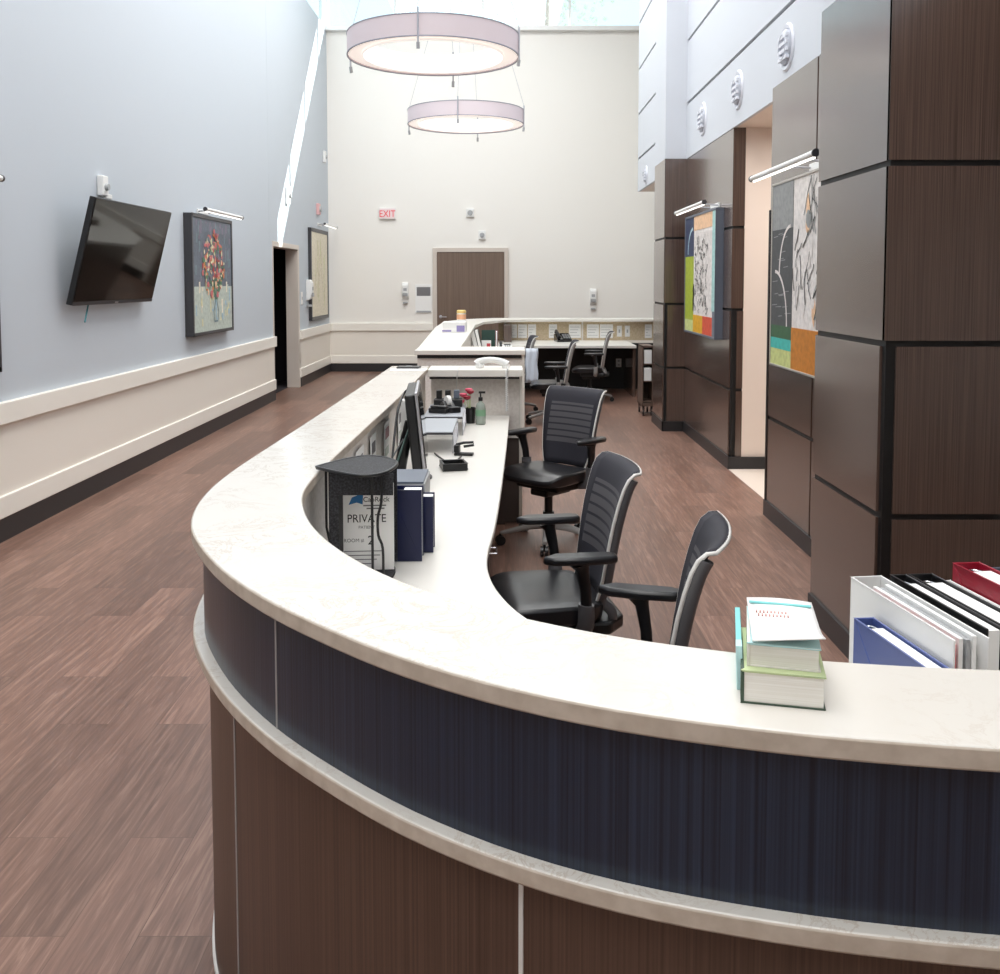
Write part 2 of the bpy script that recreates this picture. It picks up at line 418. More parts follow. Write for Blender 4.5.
# right wall: laminate clad pillars and recessed bays on a black core
JZ = [0.11, .70, 1.40, 2.115, 2.97]
G = .012
def clad_x(b, x, y0, y1, cut0=0, cut1=0, d=.02, JZ=JZ):      # face looking to -x
    for i in range(4):
        c0, c1 = (cut0, cut1) if JZ[i+1] < 1.5 else (0, 0)
        b.box(x, x+d, y0+c0, y1-c1, JZ[i]+(G if i else 0), JZ[i+1]-(G if i < 3 else 0), 'laminate')
def clad_y(b, y, x0, x1, cut0=0, cut1=0, d=.02, JZ=JZ):      # face looking to -y
    for i in range(4):
        c0, c1 = (cut0, cut1) if JZ[i+1] < 1.5 else (0, 0)
        b.box(x0+c0, x1-c1, y, y+d, JZ[i]+(G if i else 0), JZ[i+1]-(G if i < 3 else 0), 'laminate')
PX, PY0, PY1 = 1.512, 3.78, 4.62
b = MB(); JP = JZ[:4]+[2.93]; b.box(PX+.012, 4, PY0+.012, PY1, 0, 2.93, 'reveal'); clad_x(b, PX, PY0+.001, PY1, .045, JZ=JP); clad_y(b, PY0, PX, 2.75, .05, JZ=JP); clad_y(b, PY0, 2.775, 4, JZ=JP)
struct(b.obj('wall_right_pillar_near'))
b = MB(); b.box(1.854, 2.1, PY1, 6.62, 0, 2.97, 'reveal'); clad_x(b, 1.84, PY1, 5.665-.012); clad_x(b, 1.84, 5.665+.012, 6.62)
b.box(1.835, 1.862, 6.615, 6.645, 0, 2.14, 'reveal'); b.box(1.86, 2.1, 6.6, 6.64, 0, 2.97, 'wall_pink'); struct(b.obj('wall_right_bay_near'))
b = MB(); b.box(XR+.012, 2.3, 8.282, 10.4, 0, 2.97, 'reveal'); clad_x(b, XR, 8.271, 10.4, .05); clad_y(b, 8.27, XR+.001, 2.075, .05); struct(b.obj('wall_right_bay_far'))
b = MB(); b.box(2.075, 4.5, 8.275, 8.4, 0, 3.0, 'wall_pink'); b.box(4.5, 4.6, 5, 8.4, 0, 3.0, 'wall_pink'); struct(b.obj('wall_corridor'))
QX, QY0, QY1 = 1.735, 10.38, 11.1
b = MB(); b.box(QX+.012, 2.3, QY0+.012, QY1, 0, 2.97, 'reveal'); clad_x(b, QX, QY0+.001, QY1, .04); clad_y(b, QY0, QX, 2.3, .04); struct(b.obj('wall_right_pillar_far'))
b = MB()
b.box(PX-.012, PX, PY0-.012, PY1, 0, .11, 'base_dark'); b.box(PX-.012, 4, PY0-.012, PY0, 0, .11, 'base_dark'); b.box(1.828, 1.84, PY1, 6.645, 0, .11, 'base_dark')
b.box(XR-.012, XR, 8.258, QY0, 0, .11, 'base_dark'); b.box(XR-.012, 2.5, 8.245, 8.262, 0, .11, 'base_dark'); b.box(QX-.012, QX, QY0-.012, QY1, 0, .11, 'base_dark'); b.box(QX-.012, 1.95, QY0-.012, QY0, 0, .11, 'base_dark')
struct(b.obj('baseboard_right'))
# white bulkhead above, with grooves
b = MB()
def bulk(y0, y1, x, zs):
    zz = [2.966]+zs+[ZC]; x -= .006
    for i in range(len(zz)-1): b.box(x, x+.03, y0, y1, zz[i]+(.016 if i else 0), zz[i+1]-(.016 if i < len(zz)-2 else 0), 'wall_white')
    b.box(x+.029, x+.5, y0, y1, 2.99, ZC, 'reveal'); b.box(x+.031, x+.5, y0, y1, 2.968, 2.99, 'wall_pink')
bulk(-5, QY0, XR, [3.555, 4.222, 4.9, 5.56, 6.2])
struct(b.obj('wall_right_upper'))
b = MB(); bulk(QY1, 14.15, XR, [3.44, 4.09, 4.74, 5.4, 6.05]); b.box(XR, XR+.5, 14.15, 14.16, 2.968, ZC, 'wall_white'); struct(b.obj('wall_right_upper_far'))
b = MB(); b.box(QX, 2.3, QY0, QY1, 2.972, ZC, 'wall_white'); struct(b.obj('wall_right_pillar_upper'))
b = MB(); b.box(3.9, 4.1, 9, YB, 0, ZC, 'wall_cream'); struct(b.obj('wall_right_far'))
b = MB(); b.box(5, 5.1, -5, 17.6, 0, ZC, 'wall_cream'); struct(b.obj('wall_right_near'))
b = MB(); b.box(PX+.002, 4.1, PY0+.002, PY1, 2.931, 7.0, 'wall_white'); o = struct(b.obj('wall_right_pillar_near_upper'))
b = MB(); b.box(-3.6, 7, -5.2, -5, 0, ZC, 'wall_cream'); struct(b.obj('wall_front'))

# ------------------------------------------------------------------ air vents
def vent(x, y, z, r, label):
    t = thing('air_vent', label, 'vent', (x, y, z), R(-90), 'round air vents along the bulkhead')
    b = MB(); b.lathe([(r, 0), (r, -.012), (r*.93, -.022), (r*.78, -.016), (r*.74, 0)], 'vent_white', 32, axis='y', closed=True); b.obj('flange', t, smooth=40)
    b = MB(); b.lathe([(r*.76, -.002), (r*.72, -.03), (r*.5, -.05), (r*.42, -.03)], 'vent_shadow', 32, axis='y'); b.obj('nozzle', t, smooth=40)
    for k in (-.45, -.15, .15, .45):
        b = MB(); w = r*.66*math.sqrt(1-k*k); b.box(-w, w, -.047, -.022, k*r-.016, k*r+.008, 'vent_white'); b.obj('louvre', t)
vent(XR, 6.71, 3.27, .165, 'round white air vent nearest the corner pillar, largest in the row')
vent(XR, 8.09, 3.25, .165, 'middle of the three round white vents over the corridor opening')
vent(XR, 9.52, 3.25, .165, 'round white vent beside the projecting white pillar')
vent(XR, 13.3, 3.12, .13, 'small round vent on the bulkhead beyond the far pillar')

# ------------------------------------------------------------------ pendants
def pendant(x, y, z, label):
    t = thing('ring_pendant', label, 'pendant light', (x, y, z), 0, 'ring pendants')
    ro, ri, h, n = .745, .61, .185, 72
    b = MB(); b.lathe([(ro, .004), (ro, h-.004), (ro-.006, h-.004), (ro-.006, .004)], 'shade_band', n, closed=True); b.obj('outer_band', t, smooth=40)
    b = MB(); b.lathe([(ri, .0), (ri, h*.92), (ri+.006, h*.92), (ri+.006, .0)], 'diffuser', n, closed=True); b.obj('inner_diffuser', t, smooth=40)
    b = MB(); b.lathe([(ro-.007, .02), (ri+.007, .02), (ri+.007, .026), (ro-.007, .026)], 'diffuser_low', n, closed=True); b.obj('bottom_diffuser', t, smooth=40)
    for zz, nm in ((0, 'lower_rim'), (h-.008, 'upper_rim')):
        b = MB(); b.lathe([(ro+.004, zz), (ro+.004, zz+.008), (ro-.008, zz+.008), (ro-.008, zz)], 'shade_rim', n, closed=True); b.obj(nm, t, smooth=40)
    for a in (265, 80, 350, 170):
        ca, sa = math.cos(R(a)), math.sin(R(a))
        b = MB(); px, py = (ro+.012)*ca, (ro+.012)*sa
        b.cyl((px, py, -.05), (px, py, h+.04), .008, 'steel', n=8); b.cyl((px, py, -.05), (px*.99, py*.99, -.1), .014, 'grey_plastic', n=8)
        b.tube([(px, py, h+.04), (px*.3, py*.3, 2.0), (px*.05, py*.05, ZC-z-.04)], .0025, 'steel', 5); b.obj('hanger', t, smooth=40)
    b = MB(); b.lathe([(.09, ZC-z-.04), (.09, ZC-z-.001)], 'white_plastic', 20); b.obj('canopy', t, smooth=40)
pendant(-.625, 8.43, 3.595, 'larger nearer white ring pendant light hanging by thin cables')
pendant(-.505, 12.39, 3.655, 'smaller farther ring pendant light in front of the back wall')

# ------------------------------------------------------------------ near reception desk
OUT = [(-.775, 6.47), (-.80, 4.85), (-.815, 3.9), (-.83, 3.25), (-.838, 2.88), (-.826, 2.60), (-.79, 2.37), (-.74, 2.20), (-.685, 2.085), (-.63, 1.98), (-.56, 1.865), (-.475, 1.75), (-.395, 1.655), (-.30, 1.56), (-.20, 1.465), (-.09, 1.382), (.03, 1.308), (.165, 1.248), (.29, 1.21), (.42, 1.177), (.55, 1.156), (.64, 1.143), (.9, 1.115), (1.3, 1.10), (2.2, 1.10)]
INN = [(-.515, 6.47), (-.525, 4.97), (-.548, 3.94), (-.562, 3.2), (-.568, 2.8), (-.555, 2.57), (-.52, 2.42), (-.475, 2.27), (-.405, 2.11), (-.33, 1.98), (-.25, 1.865), (-.15, 1.755), (-.07, 1.685), (.0, 1.63), (.10, 1.567), (.21, 1.51), (.36, 1.455), (.49, 1.422), (.62, 1.402), (.74, 1.388), (1.0, 1.37), (1.4, 1.36), (2.2, 1.36)]
DSK = [(.03, 6.40), (.005, 5.0), (-.03, 3.6), (-.055, 3.2), (-.058, 3.0), (-.04, 2.83), (-.01, 2.70), (.03, 2.58), (.09, 2.46), (.18, 2.34), (.32, 2.2), (.52, 2.09), (.75, 2.03), (1.1, 2.0), (2.2, 2.0)]
NP = 150
o_ = resample(smooth(spline(OUT), 30), NP); i_ = resample(smooth(spline(INN), 20), NP); d_ = resample(smooth(spline(DSK), 12), NP)
desk = thing('reception_desk', 'curved foreground reception desk with white stone counter and slate blue fascia', 'desk')
ZT = 1.07
b = MB(); b.sweep(xy(o_), xy(i_), ZT-.032, ZT, 'quartz_edge', 'quartz'); b.obj('countertop', desk, bevel=.004, smooth=50)
f0, f1 = resample(offset(o_, .026), NP), resample(offset(o_, .05), NP)
b = MB(); b.sweep(xy(f0), xy(f1), .812, ZT-.032, 'fascia_slate'); b.obj('fascia_panel', desk, smooth=50)
b = MB(); b.sweep(xy(o_), xy(resample(offset(o_, .06), NP)), .782, .812, 'quartz_edge', 'quartz'); b.obj('ledge', desk, bevel=.004, smooth=50)
g0, g1 = resample(offset(o_, .036), NP), resample(offset(o_, .06), NP)
b = MB(); b.sweep(xy(g0), xy(g1), .0, .782, 'laminate_desk'); b.obj('base_panel', desk, smooth=50)
t0 = resample(offset(o_, .030), NP)
b = MB(); b.sweep(xy(t0), xy(g0), .0, .014, 'light_edge'); b.obj('toe_strip', desk, smooth=50)
def seam(P, cond, z0, z1, w, m, d=.003):
    k = min(range(1, len(P)-1), key=cond); p = P[k]; t = (P[k+1]-P[k-1]).normalized(); n = Vector((t.y, -t.x, 0))
    a = p-t*w/2; c = p+t*w/2; q = [a+n*d, c+n*d, c-n*d, a-n*d]
    b = MB(); b.prism(xy(q), z0, z1, m); o = b.obj('seam_strip', desk); o['label'] = 'thin pale seam strip'
G12 = resample(g0, 1500); F12 = resample(f0, 1500)
def ratio(P, r): return lambda k: abs(P[k].x/P[k].y-r)+(0 if P[k].y < 2.6 else 5)
seam(G12, ratio(G12, 18/950), .014, .782, .007, 'light_edge')
seam(G12, ratio(G12, -278/950), .014, .782, .008, 'chair_frame_grey', .0015)
seam(F12, ratio(F12, -234/950), .812, ZT-.032, .006, 'chair_frame_grey', .001)
ip = resample(offset(i_, -.055), NP); ip2 = resample(offset(i_, -.03), NP)
b = MB(); b.sweep(xy(ip), xy(ip2), .0, ZT-.032, 'fabric_grey'); b.obj('inner_panel', desk, smooth=50)
b = MB(); b.sweep(xy(ip2), xy(d_), .715, .74, 'worktop'); b.obj('worktop', desk, bevel=.004, smooth=50)
b = MB(); b.box(-.5, .0, 6.36, 6.395, 0, .715, 'pedestal'); b.obj('end_panel', desk)
# partition at the far end
pt = thing('desk_partition', 'low grey fabric partition closing the far end of the near desk', 'partition', (0, 0, 0))
b = MB(); b.box(-.50, .095, 6.41, 6.50, .60, 1.015, 'fabric_grey'); b.obj('fabric_panel', pt)
b = MB(); b.box(-.50, .095, 6.262, 6.50, 1.002, 1.018, 'reveal'); b.obj('reveal_strip', pt)
b = MB(); b.box(-.512, .118, 6.24, 6.54, 1.018, 1.066, 'panel_cap'); b.obj('cap', pt, bevel=.005)
b = MB(); b.box(.095, .118, 6.39, 6.52, 0.0, 1.018, 'panel_cap'); b.obj('end_post', pt, bevel=.004)
b = MB(); b.box(-.50, .095, 6.40, 6.51, .585, .61, 'panel_cap'); b.obj('bottom_rail', pt)
b = MB(); b.box(-.50, .095, 6.415, 6.495, 0, .585, 'pedestal'); b.obj('base_panel', pt)
# drawer pedestals beneath the worktop
def pedestal(y, label):
    t = thing('drawer_pedestal', label, 'drawer unit', (-.33, y, 0), 0, 'drawer pedestals under the near worktop')
    b = MB(); b.box(-.2, .235, -.2, .2, .03, .7, 'pedestal'); b.obj('body', t, bevel=.004)
    b = MB(); b.box(-.19, .22, -.19, .19, 0, .03, 'black_plastic'); b.obj('plinth', t)
    for z0, z1 in ((.04, .36), (.37, .69)):
        b = MB(); b.box(.236, .252, -.196, .196, z0, z1, 'pedestal'); d = b.obj('drawer', t, bevel=.003)
        b = MB(); zc = z1-.07; b.tube([(.252, -.05, zc), (.286, -.05, zc), (.286, .05, zc), (.252, .05, zc)], .006, 'chrome', 8); hh = b.obj('handle', d, smooth=40); hh['label'] = 'chrome bow handle'
pedestal(4.05, 'grey drawer pedestal with chrome pulls under the desk edge, nearer the middle chair')
pedestal(4.72, 'second grey drawer pedestal under the same desk edge, farther back')

# ------------------------------------------------------------------ chairs
def make_chair(label, frame='chair_frame'):
    t = thing('office_chair', label, 'chair', (0, 0, 0), 0, 'office chairs at the desks')
    # seat cushion
    b = MB(); rows = []
    NX, NY = 12, 12
    for j in range(NY+1):
        v = -1+2*j/NY
        row = []
        for i in range(NX+1):
            u = -1+2*i/NX
            e = (abs(u)**4+abs(v)**4)**.25
            sx = .245*(1-.05*(v+1)/2)
            x = u*sx/max(1, e/max(abs(u), abs(v), 1e-6)) if e > 0 else 0
            y = -.024+v*.221/max(1, e/max(abs(u), abs(v), 1e-6)) if e > 0 else 0
            ed = max(abs(u), abs(v))
            z = .465+.018*(1-ed**4)+(-.03*max(0, (-v-.4)/.6)**2)+.012*abs(u)**3
            row.append((x, y, z))
        rows.append(row)
    vs = [p for r in rows for p in r]; W = NX+1; nt_ = len(vs)
    vs += [(p[0]*.96, p[1]*.96, .405) for p in vs]
    fs = [(j*W+i, j*W+i+1, (j+1)*W+i+1, (j+1)*W+i) for j in range(NY) for i in range(NX)]
    fs += [tuple(nt_+q for q in reversed(f)) for f in fs]
    rim = [i for i in range(W)]+[j*W+NX for j in range(1, NY+1)]+[NY*W+i for i in range(NX-1, -1, -1)]+[j*W for j in range(NY-1, 0, -1)]
    n = len(rim)
    fs += [(rim[k], nt_+rim[k], nt_+rim[(k+1) % n], rim[(k+1) % n]) for k in range(n)]
    b.add(vs, fs, 'black_leather'); b.obj('seat', t, bevel=.012, smooth=60)
    b = MB(); b.prism([(-.17, -.12), (.17, -.12), (.2, .2), (.12, .27), (-.12, .27), (-.2, .2)], .355, .405, 'black_plastic'); b.box(-.07, .07, -.1, .14, .31, .355, 'black_plastic'); b.obj('seat_mechanism', t, bevel=.012)
    # back rest : sheet with a top lip rolling backwards
    prof = [(.188, .47), (.196, .51), (.204, .56), (.214, .63), (.225, .70), (.238, .77), (.255, .84), (.272, .895), (.289, .93), (.311, .95), (.333, .953)]
    wd = [.165, .18, .192, .20, .206, .212, .218, .222, .225, .224, .222]
    b = MB(); NU = 10; vs = []
    for (y, z), w in zip(prof, wd):
        for i in range(NU+1):
            u = -1+2*i/NU; vs.append((u*w, y-.035*abs(u)**2.2, z))
    k = NU+1
    b.add(vs, [(r*k+i, r*k+i+1, (r+1)*k+i+1, (r+1)*k+i) for r in range(len(prof)-1) for i in range(NU)], 'mesh_back')
    b.obj('backrest', t, smooth=80, solid=.012)
    b = MB()
    L_ = [(-w, y-.035, z) for (y, z), w in zip(prof, wd)]
    T_ = [(-1+2*i/NU, ) for i in range(1, NU)]
    top = [(u[0]*wd[-1], prof[-1][0]-.035*abs(u[0])**2.2, prof[-1][1]) for u in T_]
    Rr = [(w, y-.035, z) for (y, z), w in zip(prof, wd)][::-1]
    b.tube(L_+top+Rr, .0062, 'light_edge', 8); o = b.obj('edge_piping', t, smooth=60); o['label'] = 'pale grey edge piping'
    for s in (-1, 1):
        b = MB()
        pth = [(s*(w-.010), y-.012, z) for (y, z), w in list(zip(prof, wd))[:9]]
        pth = [(s*.12, .16, .37), (s*.15, .21, .385), (s*.16, .212, .43)]+pth
        b.tube(spline(pth, 3), .021, frame, 8, flat=.7); b.obj('back_upright', t, smooth=60)
        # arm
        a = MB(); P = [(-.06, -.6), (.0, -1), (.04, -.7), (.055, 0), (.05, .8), (.03, 1), (-.03, 1), (-.055, .75), (-.058, 0)]
        poly = [(s*.285+px*.72, .06+py*.135) for px, py in P]
        a.prism(poly, .655, .685, 'black_leather'); ao = a.obj('armrest', t, bevel=.01, smooth=50)
        a = MB(); a.tube([(s*.285, .06, .655), (s*.283, .07, .63), (s*.272, .085, .55), (s*.266, .09, .47)], [.04, .026, .022, .022], 'black_plastic', 10, flat=.7); a.obj('post', ao, smooth=50)
        a = MB(); a.tube([(s*.267, .089, .50), (s*.262, .09, .43), (s*.235, .085, .385), (s*.16, .075, .37)], [.031, .033, .03, .022], frame, 10, flat=.75); a.obj('sleeve', ao, smooth=50)
    b = MB(); b.cyl((0, 0, .07), (0, 0, .32), .026, 'black_plastic', n=16); b.cyl((0, 0, .06), (0, 0, .2), .036, 'black_plastic', n=16); b.obj('gas_column', t, smooth=40)
    for q in range(5):
        a_ = R(90+72*q); c_, s_ = math.cos(a_), math.sin(a_)
        b = MB(); b.tube([(0, 0, .115), (c_*.12, s_*.12, .11), (c_*.31, s_*.31, .075)], [.03, .026, .016], 'chair_frame_grey' if frame != 'chair_frame' else 'chair_frame_grey', 8, flat=.8)
        lg = b.obj('leg', t, smooth=50)
        b = MB(); cx, cy = c_*.31, s_*.31
        for e in (-.014, .014):
            b.cyl((cx-s_*(e-.009), cy+c_*(e-.009), .031), (cx-s_*(e+.009), cy+c_*(e+.009), .031), .03, 'black_plastic', n=16)
        b.cyl((cx, cy, .03), (cx, cy, .072), .008, 'black_plastic', n=8); b.obj('caster', lg, smooth=40)
    return t
ch = make_chair('black mesh task chair seen from the side, nearest the white binders')
ch.location = (.30, 2.68, 0); ch.rotation_euler = (0, 0, R(-103))
CG = 'office chairs at the desks'
dup(ch, (.160, 3.57, 0), R(-81), 'middle black mesh office chair in front of the seat turned to the camera', CG)
dup(ch, (.275, 5.92, 0), R(-43), 'black mesh chair facing the camera beside the grey partition end', CG)
ch2 = make_chair('grey framed chair with a pale towel over it, behind the partition', 'chair_frame_grey')
ch2.location = (.08, 11.95, 0); ch2.rotation_euler = (0, 0, R(-85)); ch2['group'] = 'grey framed chairs at the far desk'
dup(ch2, (.53, 11.05, 0), R(-92), 'grey framed chair between the towel chair and the rightmost far chair')
dup(ch2, (1.16, 13.0, 0), R(-96), 'grey framed chair farthest right, pulled out from the far desk')
# towel hung on the arm of the first far chair
b = MB(); P = []
TW, TN = 7, 8
b.add([(-.075+.15*i/TW+.006*math.sin(j*1.3), .012*math.sin(i*1.9+j*.4)+(.0), -.42*j/TN) for j in range(TN+1) for i in range(TW+1)],
      [(j*(TW+1)+i, j*(TW+1)+i+1, (j+1)*(TW+1)+i+1, (j+1)*(TW+1)+i) for j in range(TN) for i in range(TW)], 'towel_blue')
o = b.obj('towel', smooth=80, solid=.008); o.location = (.325, 11.55, .83); tag(o, 'pale blue towel hanging down the side of a far chair', 'towel')

# ------------------------------------------------------------------ far station
fs_ = thing('reception_desk', 'second reception desk near the brown door with tan pinboard', 'desk')
b = MB(); b.box(-.76, .17, 7.95, 8.40, 1.03, 1.07, 'panel_cap')
b.prism([(-.762, 8.40), (-.39, 8.40), (-.39, 12.6), (-.30, 13.6), (.0, 14.25), (.35, 14.45), (.35, 14.95), (-.2, 14.9), (-.6, 14.5), (-.88, 13.6), (-.88, 12)], 1.03, 1.07, 'panel_cap')
b.box(.35, 2.6, 14.45, 14.95, 1.03, 1.07, 'panel_cap'); b.obj('countertop', fs_, bevel=.005)
b = MB(); b.box(-.74, .14, 8.0, 8.06, 0, 1.0, 'fabric_grey'); b.box(-.74, .16, 7.985, 8.06, 1.0, 1.03, 'reveal'); b.box(.14, .165, 7.98, 8.08, 0, 1.03, 'panel_cap'); b.obj('front_panel', fs_)
b = MB(); b.prism([(-.735, 8.06), (-.68, 8.06), (-.80, 13.6), (-.855, 13.6)], 0, 1.03, 'laminate'); b.obj('side_panel', fs_)
b = MB(); b.box(-.45, -.42, 8.1, 12.6, .74, 1.03, 'fabric_grey'); b.obj('inner_panel', fs_)
b = MB(); b.box(-.1, 2.6, 14.6, 14.66, .74, 1.03, 'fabric_tan')
for x in (.0, 1.19): b.box(x-.012, x+.012, 14.592, 14.6, .74, 1.03, 'panel_cap')
b.obj('pinboard', fs_)
b = MB(); b.box(-.42, .1, 8.1, 13.45, .70, .74, 'worktop'); b.box(-.42, 1.86, 13.4, 14.6, .70, .74, 'worktop'); b.obj('worktop', fs_, bevel=.006)
b = MB(); b.box(-.1, 2.6, 14.5, 14.58, 0, .70, 'reveal'); b.box(1.82, 1.86, 13.5, 14.5, 0, .70, 'laminate'); b.obj('modesty_panel', fs_)
b = MB(); b.box(-.02, .10, 14.1, 14.55, .74, 1.0, 'laminate'); tag(b.obj('storage_box', bevel=.004), 'dark brown box below the far counter behind the white phone', 'box')
def note(x0, x1, z0, z1, y, label, name='paper_notice', cat='notice', group='notices on the far pinboard', lines=4):
    t = MB(); t.box(x0, x1, y-.004, y-.001, z0, z1, 'paper')
    for k in range(lines):
        zz = z1-(z1-z0)*(k+1)/(lines+1); t.box(x0+.015, x1-.02-.02*(k % 3), y-.005, y-.004, zz-.003, zz+.003, 'grey_plastic')
    return tag(t.obj(name), label, cat, group)
PB = 14.6
X_ = lambda px: (px-505)*PB/950
for a, c, lb in ((511, 517, 'narrow white notice at the left end of the tan pinboard'), (518, 527, 'white notice second from the left on the tan pinboard'), (528, 536, 'white notice third from the left, left of a bare tan patch'),
                 (549, 557, 'white notice half hidden left of the black desk phone'), (569, 581, 'white notice just right of the black desk phone'),
                 (587, 599, 'wide white notice right of the pinboard divider strip'), (600, 613, 'white notice partly behind the rightmost chair back'), (645, 652, 'small notice beside the far brown pillar')):
    note(X_(a), X_(c), .775, .985, PB, lb)
def plate(name, label, cat, loc, rz=0, w=.07, h=.115, kind='switch', group=None):
    t = thing(name, label, cat, loc, rz, group)
    b = MB(); b.box(-w/2, w/2, -.008, 0, -h/2, h/2, 'white_plastic'); b.obj('plate', t, bevel=.003)
    b = MB()
    if kind == 'switch': b.box(-.012, .012, -.014, -.007, -.025, .025, 'grey_plastic')
    else:
        for zz in (-.03, .03): b.box(-.016, .016, -.011, -.007, zz-.016, zz+.016, 'grey_plastic')
    b.obj('rocker' if kind == 'switch' else 'socket', t, bevel=.002)
    return t
plate('switch_plate', 'white plate, left of the pair on the tan pinboard', 'switch', (X_(619.5), PB, .88), 0, .075, .17, group='pinboard plates')
plate('switch_plate', 'white plate, right of the pair on the tan pinboard', 'switch', (X_(627.5), PB, .88), 0, .075, .17, group='pinboard plates')
plate('power_outlet', 'grey outlet plate on the dark panel under the far desk', 'outlet', (1.74, 14.5, .40), 0, .085, .13, 'outlet')
# items on far station
bx = MB(); bx.box(-.13, .13, -.17, .17, 0, .115, 'white_plastic'); bx.box(-.131, .131, -.171, .171, .02, .05, 'paper'); bx.box(-.132, -.03, -.172, -.17, .01, .03, 'box_purple'); bx.box(.03, .12, -.172, -.17, .01, .08, 'box_purple')
o = bx.obj('glove_box', bevel=.004); o.location = (-.575, 10.85, 1.07); tag(o, 'white box with purple print on the far counter by the door', 'box')
tub = thing('wipes_tub', 'white tub with yellow lid and orange label on the far counter', 'tub', (-.565, 12.3, 1.07))
b = MB(); b.lathe([(.058, 0), (.06, .01), (.06, .15), (.054, .165)], 'white_plastic', 24); b.obj('body', tub, smooth=40)
b = MB(); b.lathe([(.061, .165), (.061, .195), (.052, .205)], 'tub_yellow', 24); b.obj('lid', tub, smooth=40)
b = MB(); b.lathe([(.0615, .085), (.0615, .15), (.0605, .15), (.0605, .085)], 'tub_orange', 24, closed=True); b.obj('label_band', tub, smooth=40)
def binder(name, label, loc, rz, w, d, h, cover, page='paper', tilt=0, group=None, rings=True, cat='binder'):
    """standing ring binder: spine at +y end, open side at -y; w across x"""
    t = thing(name, label, cat, loc, rz, group); t.rotation_euler = (0, tilt, rz)
    b = MB(); th = .004
    b.box(-w/2, -w/2+th, -d/2, d/2, 0, h, cover); b.box(w/2-th, w/2, -d/2, d/2, 0, h, cover); b.box(-w/2, w/2, d/2-th, d/2, 0, h, cover); b.obj('cover', t, bevel=.0015)
    b = MB(); b.box(-w/2+.005, w/2-.007, -d/2+.004, d/2-.045, .006, h-.005, page); b.obj('pages', t)
    if rings:
        b = MB()
        for zz in (h*.25, h*.5, h*.82, h-.012):
            b.tube([(w*.28*math.cos(q), d/2-.035+.022*math.sin(q), zz) for q in [2*PI*i/12 for i in range(12)]], .002, 'chrome', 6, closed=True)
        b.obj('rings', t, smooth=40)
    return t
FG = 'binders on the far desk'
binder('ring_binder', 'black binder leaning left of the dark green one', (-.40+.06, 11.9, .745), 0, .06, .26, .30, 'black_plastic', tilt=R(-14), group=FG, rings=False)
binder('ring_binder', 'grey-black binder leaning against the dark green one', (-.29, 11.9, .745), 0, .045, .26, .305, 'frame_dark', tilt=R(-13), group=FG, rings=False)
binder('ring_binder', 'dark green upright binder on the far desk', (-.21, 12.0, .741), R(90), .05, .17, .29, 'dark_green', group=FG, rings=False)
binder('ring_binder', 'maroon binder right of the dark green one', (-.105, 12.0, .741), 0, .028, .24, .28, 'maroon', group=FG, rings=False)
b = MB(); b.box(-.06, .06, 0, .003, 0, .16, 'paper'); b.box(.005, .05, -.001, 0, .02, .12, 'red_bright')
o = b.obj('leaflet'); o.location = (-.235, 11.955, .745); tag(o, 'white leaflet with a red panel in front of green binder', 'leaflet')
def phone(name, label, loc, rz, body, hand, s=1):
    t = thing(name, label, 'telephone', loc, rz); t.scale = (s, s, s)
    b = MB(); b.profile([(-.10, 0), (.10, 0), (.10, .09), (.06, .095), (-.10, .03)], -.09, .09, body); b.obj('base', t, bevel=.006)
    b = MB(); b.tube([(-.065, -.085, .055), (-.065, -.06, .075), (-.065, .03, .12), (-.065, .075, .125), (-.065, .085, .105)], [.022, .02, .015, .02, .022], hand, 10); b.obj('handset', t, smooth=50)
    b = MB()
    for i in range(4):
        for j in range(3): b.box(-.01+j*.03, .012+j*.03, -.085+i*.028, -.067+i*.028, .046+i*.0115, .055+i*.0115, 'grey_plastic')
    b.obj('keypad', t)
    b = MB(); b.box(-.02, .075, .035, .075, .091, .1, 'screen'); b.obj('display', t)
    return t
phone('desk_phone', 'white and black desk phone beside the maroon binder', (.005, 12.3, .741), 0, 'white_plastic', 'black_plastic', .9)
phone('desk_phone', 'black desk phone in front of the tan pinboard', (.87, 14.25, .741), R(10), 'black_gloss', 'black_plastic', 1.25)
# cart by the pillar
ct = thing('supply_cart', 'tall narrow brown supply cart on chrome casters by the far pillar', 'cart', (1.745, 11.75, 0))
b = MB(); b.box(-.07, .07, -.2, .2, .12, .16, 'cart_brown'); b.box(-.07, .07, .17, .2, .12, .86, 'cart_brown'); b.box(-.07, -.055, -.2, .2, .12, .86, 'cart_brown'); b.box(.055, .07, -.2, .2, .12, .86, 'cart_brown'); b.box(-.07, .07, -.2, .2, .84, .86, 'cart_brown'); b.obj('body', ct, bevel=.003)
b = MB()
for k, zz in enumerate((.17, .42, .63)): b.box(-.054, .054, -.19, .165, zz, zz+.012, 'cart_brown')
b.obj('shelf', ct)
for zz, hh in ((.432, .16), (.642, .17)):
    b = MB(); b.box(-.045, .045, -.196, .1, zz, zz+hh, 'white_plastic'); tag(b.obj('paper_carton', bevel=.004), 'white carton on the %s shelf of the brown cart' % ('middle' if zz < .5 else 'upper'), 'box', 'cartons on the cart').location = (1.745, 11.75, 0)
for sx in (-1, 1):
    for sy in (-1, 1):
        b = MB(); b.cyl((sx*.05-.008, sy*.17, .035), (sx*.05+.008, sy*.17, .035), .035, 'black_plastic', n=14); b.box(sx*.05-.014, sx*.05+.014, sy*.17-.02, sy*.17+.02, .05, .12, 'chrome'); b.obj('caster', ct, smooth=40)

